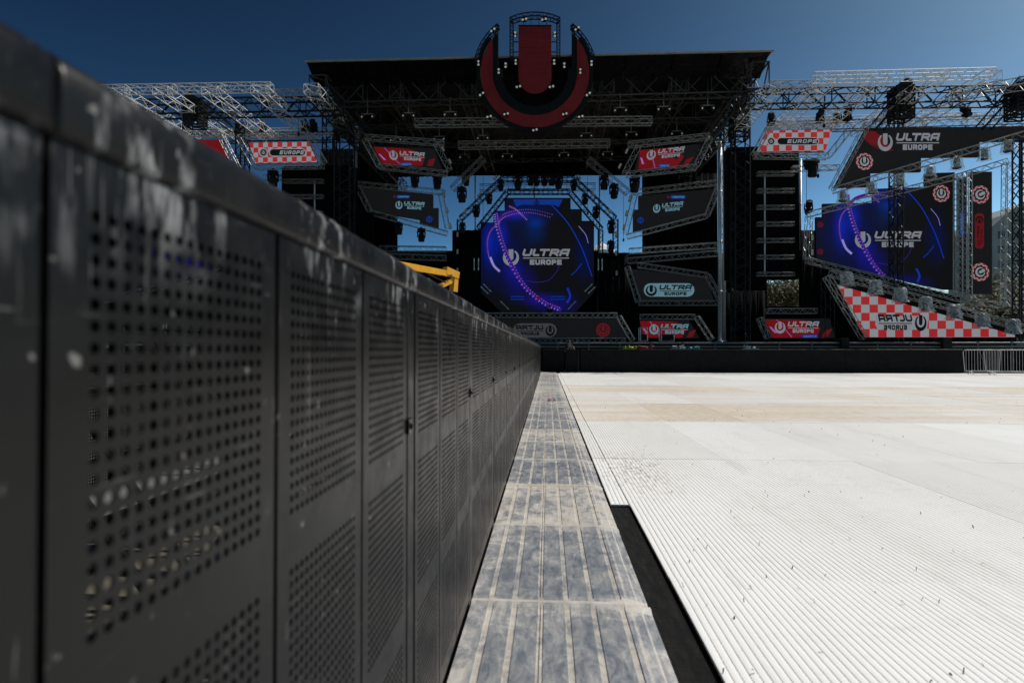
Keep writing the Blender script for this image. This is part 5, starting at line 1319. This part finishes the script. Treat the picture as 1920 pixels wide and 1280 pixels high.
def tree(x_, ytop, Y, rad, label, leaf='leaf', n=2600):
    top = at(x_, ytop, Y); h = top.z+.12; t = thing('tree', (top.x,Y,-.12), label, 'tree')
    mb = MB(); base = Vector((top.x,Y,-.12)); mb.tube(base, base+Vector((.2,.1,h*.55)), .22, 8, .12)
    limbs = []
    for k in range(9):
        s0 = base+Vector((.1,.05,h*random.uniform(.25,.55))); e0 = s0+Vector((random.uniform(-1,1)*rad*.8, random.uniform(-1,1)*rad*.8, h*random.uniform(.15,.4))); mb.tube(s0, e0, .08, 5, .02); limbs.append(e0)
    mb.build('trunk', M['bark'], t)
    mb = MB(); cl = [base+Vector((random.uniform(-1,1)*rad*.75, random.uniform(-1,1)*rad*.75, h*random.uniform(.35,.9))) for _ in range(16)] + limbs
    for k in range(n):
        c = random.choice(cl); d_ = Vector((random.gauss(0,1),random.gauss(0,1),random.gauss(0,.8)))*rad*.22; p = c+d_
        if p.z > top.z + .2: p.z = top.z - random.random()*1.0
        a1 = Vector((random.gauss(0,1),random.gauss(0,1),random.gauss(0,1))).normalized(); b1_ = a1.orthogonal().normalized(); s_ = random.uniform(.12,.28)
        mb.add([p-a1*s_, p+b1_*s_*.5, p+a1*s_, p-b1_*s_*.5], [(0,1,2,3)])
    mb.build('crown', M[leaf], t, fix=False)
tree(1880, 505, 70, 3.2, 'olive coloured tree left of its neighbour below the grey building'); tree(1925, 540, 62, 2.6, 'darker tree cut by the right picture edge', 'leaf2'); tree(1560, 528, 75, 3.5, 'tree hidden behind the checkered wall corner')
tree(1468, 505, 72, 4.0, 'yellowish tree seen under the tall speaker wall', 'leaf', 9000); tree(1835, 560, 66, 2.6, 'low olive tree behind the tall narrow LED panel'); tree(1420, 530, 80, 4, 'dark tree behind the right pale mast', 'leaf2')
tree(150, 560, 60, 4, 'tree far left, seen only through the barrier holes'); tree(-60, 520, 55, 4, 'tree beyond the left picture edge, glimpsed through barrier holes')
dm = MB(); c = at(1128, 470, 90); r0 = px(9,90)
dm.lathe([(px(26,90),-1),(px(26,90),0),(px(18,90),px(7,90)),(px(10,90),px(12,90)),(px(4,90),px(15,90)),(.05,px(19,90))], (c.x,90,c.z-px(2,90)), 16); 
M['tent'] = plain('white_tent_cloth', (.75,.77,.78), .7)
for k in range(6): dm.tube((c.x+px(24,90)*math.cos(k*1.047),90+px(24,90)*math.sin(k*1.047),-.1),(c.x+px(24,90)*math.cos(k*1.047),90+px(24,90)*math.sin(k*1.047),c.z),.08,6)
o = dm.build('tent', M['tent']); tag(o, 'white pointed tent top far behind, right of the blue screen', 'tent')

# ------------------------------------------------------------------ litter and grass clippings on the floor
random.seed(4)
mb = MB(); 
for k in range(300):
    y_ = 1.8 + 15*random.random()**1.7; x_ = .55 + random.random()*y_*.85
    if random.random() < .12: x_ = .45+random.random()*.6; y_ = 4.2+random.random()*2
    L_ = random.uniform(.006,.026); a = random.random()*6.28; p = Vector((x_, y_, -.0135))
    d_ = Vector((math.cos(a), math.sin(a), 0))*L_; n_ = Vector((-math.sin(a), math.cos(a), 0))*random.uniform(.001,.003); h = random.uniform(.002,.02)
    mb.add([p-n_, p+n_, p+d_*.5+n_+Vector((0,0,h)), p+d_*.5-n_+Vector((0,0,h)), p+d_+Vector((0,0,h*.6))], [(0,1,2,3),(3,2,4)])
o = mb.build('grass_clippings', M['leaf2'], fix=False); tag(o, 'dry grass clippings scattered over the white ribbed floor', 'grass', kind='stuff')
a = CAM + (_f + _r*((1035-960)/F) + _u*((640-751)/F)) * 1.0; dd = a-CAM; p = CAM + dd*(-(HC-.012)/dd.z)
mb = MB(); nx = 6
for i in range(nx+1):
    for j in range(4): mb.v.append(Vector((p.x-.10+.2*i/nx, p.y-.06+.12*j/3, .006+random.uniform(0,.045))))
for i in range(nx):
    for j in range(3): mb.f.append((i*4+j,i*4+4+j,i*4+5+j,i*4+1+j)); mb.m.append(0 if i < 3 else 1)
o = mb.build('crumpled_wrapper', [plain('wrapper_red', (.5,.08,.07), .4), plain('wrapper_pale', (.75,.62,.58), .4)]); o.modifiers.new('thickness','SOLIDIFY').thickness = .002
tag(o, 'crumpled red and pale wrapper lying on the tread plates', 'litter')
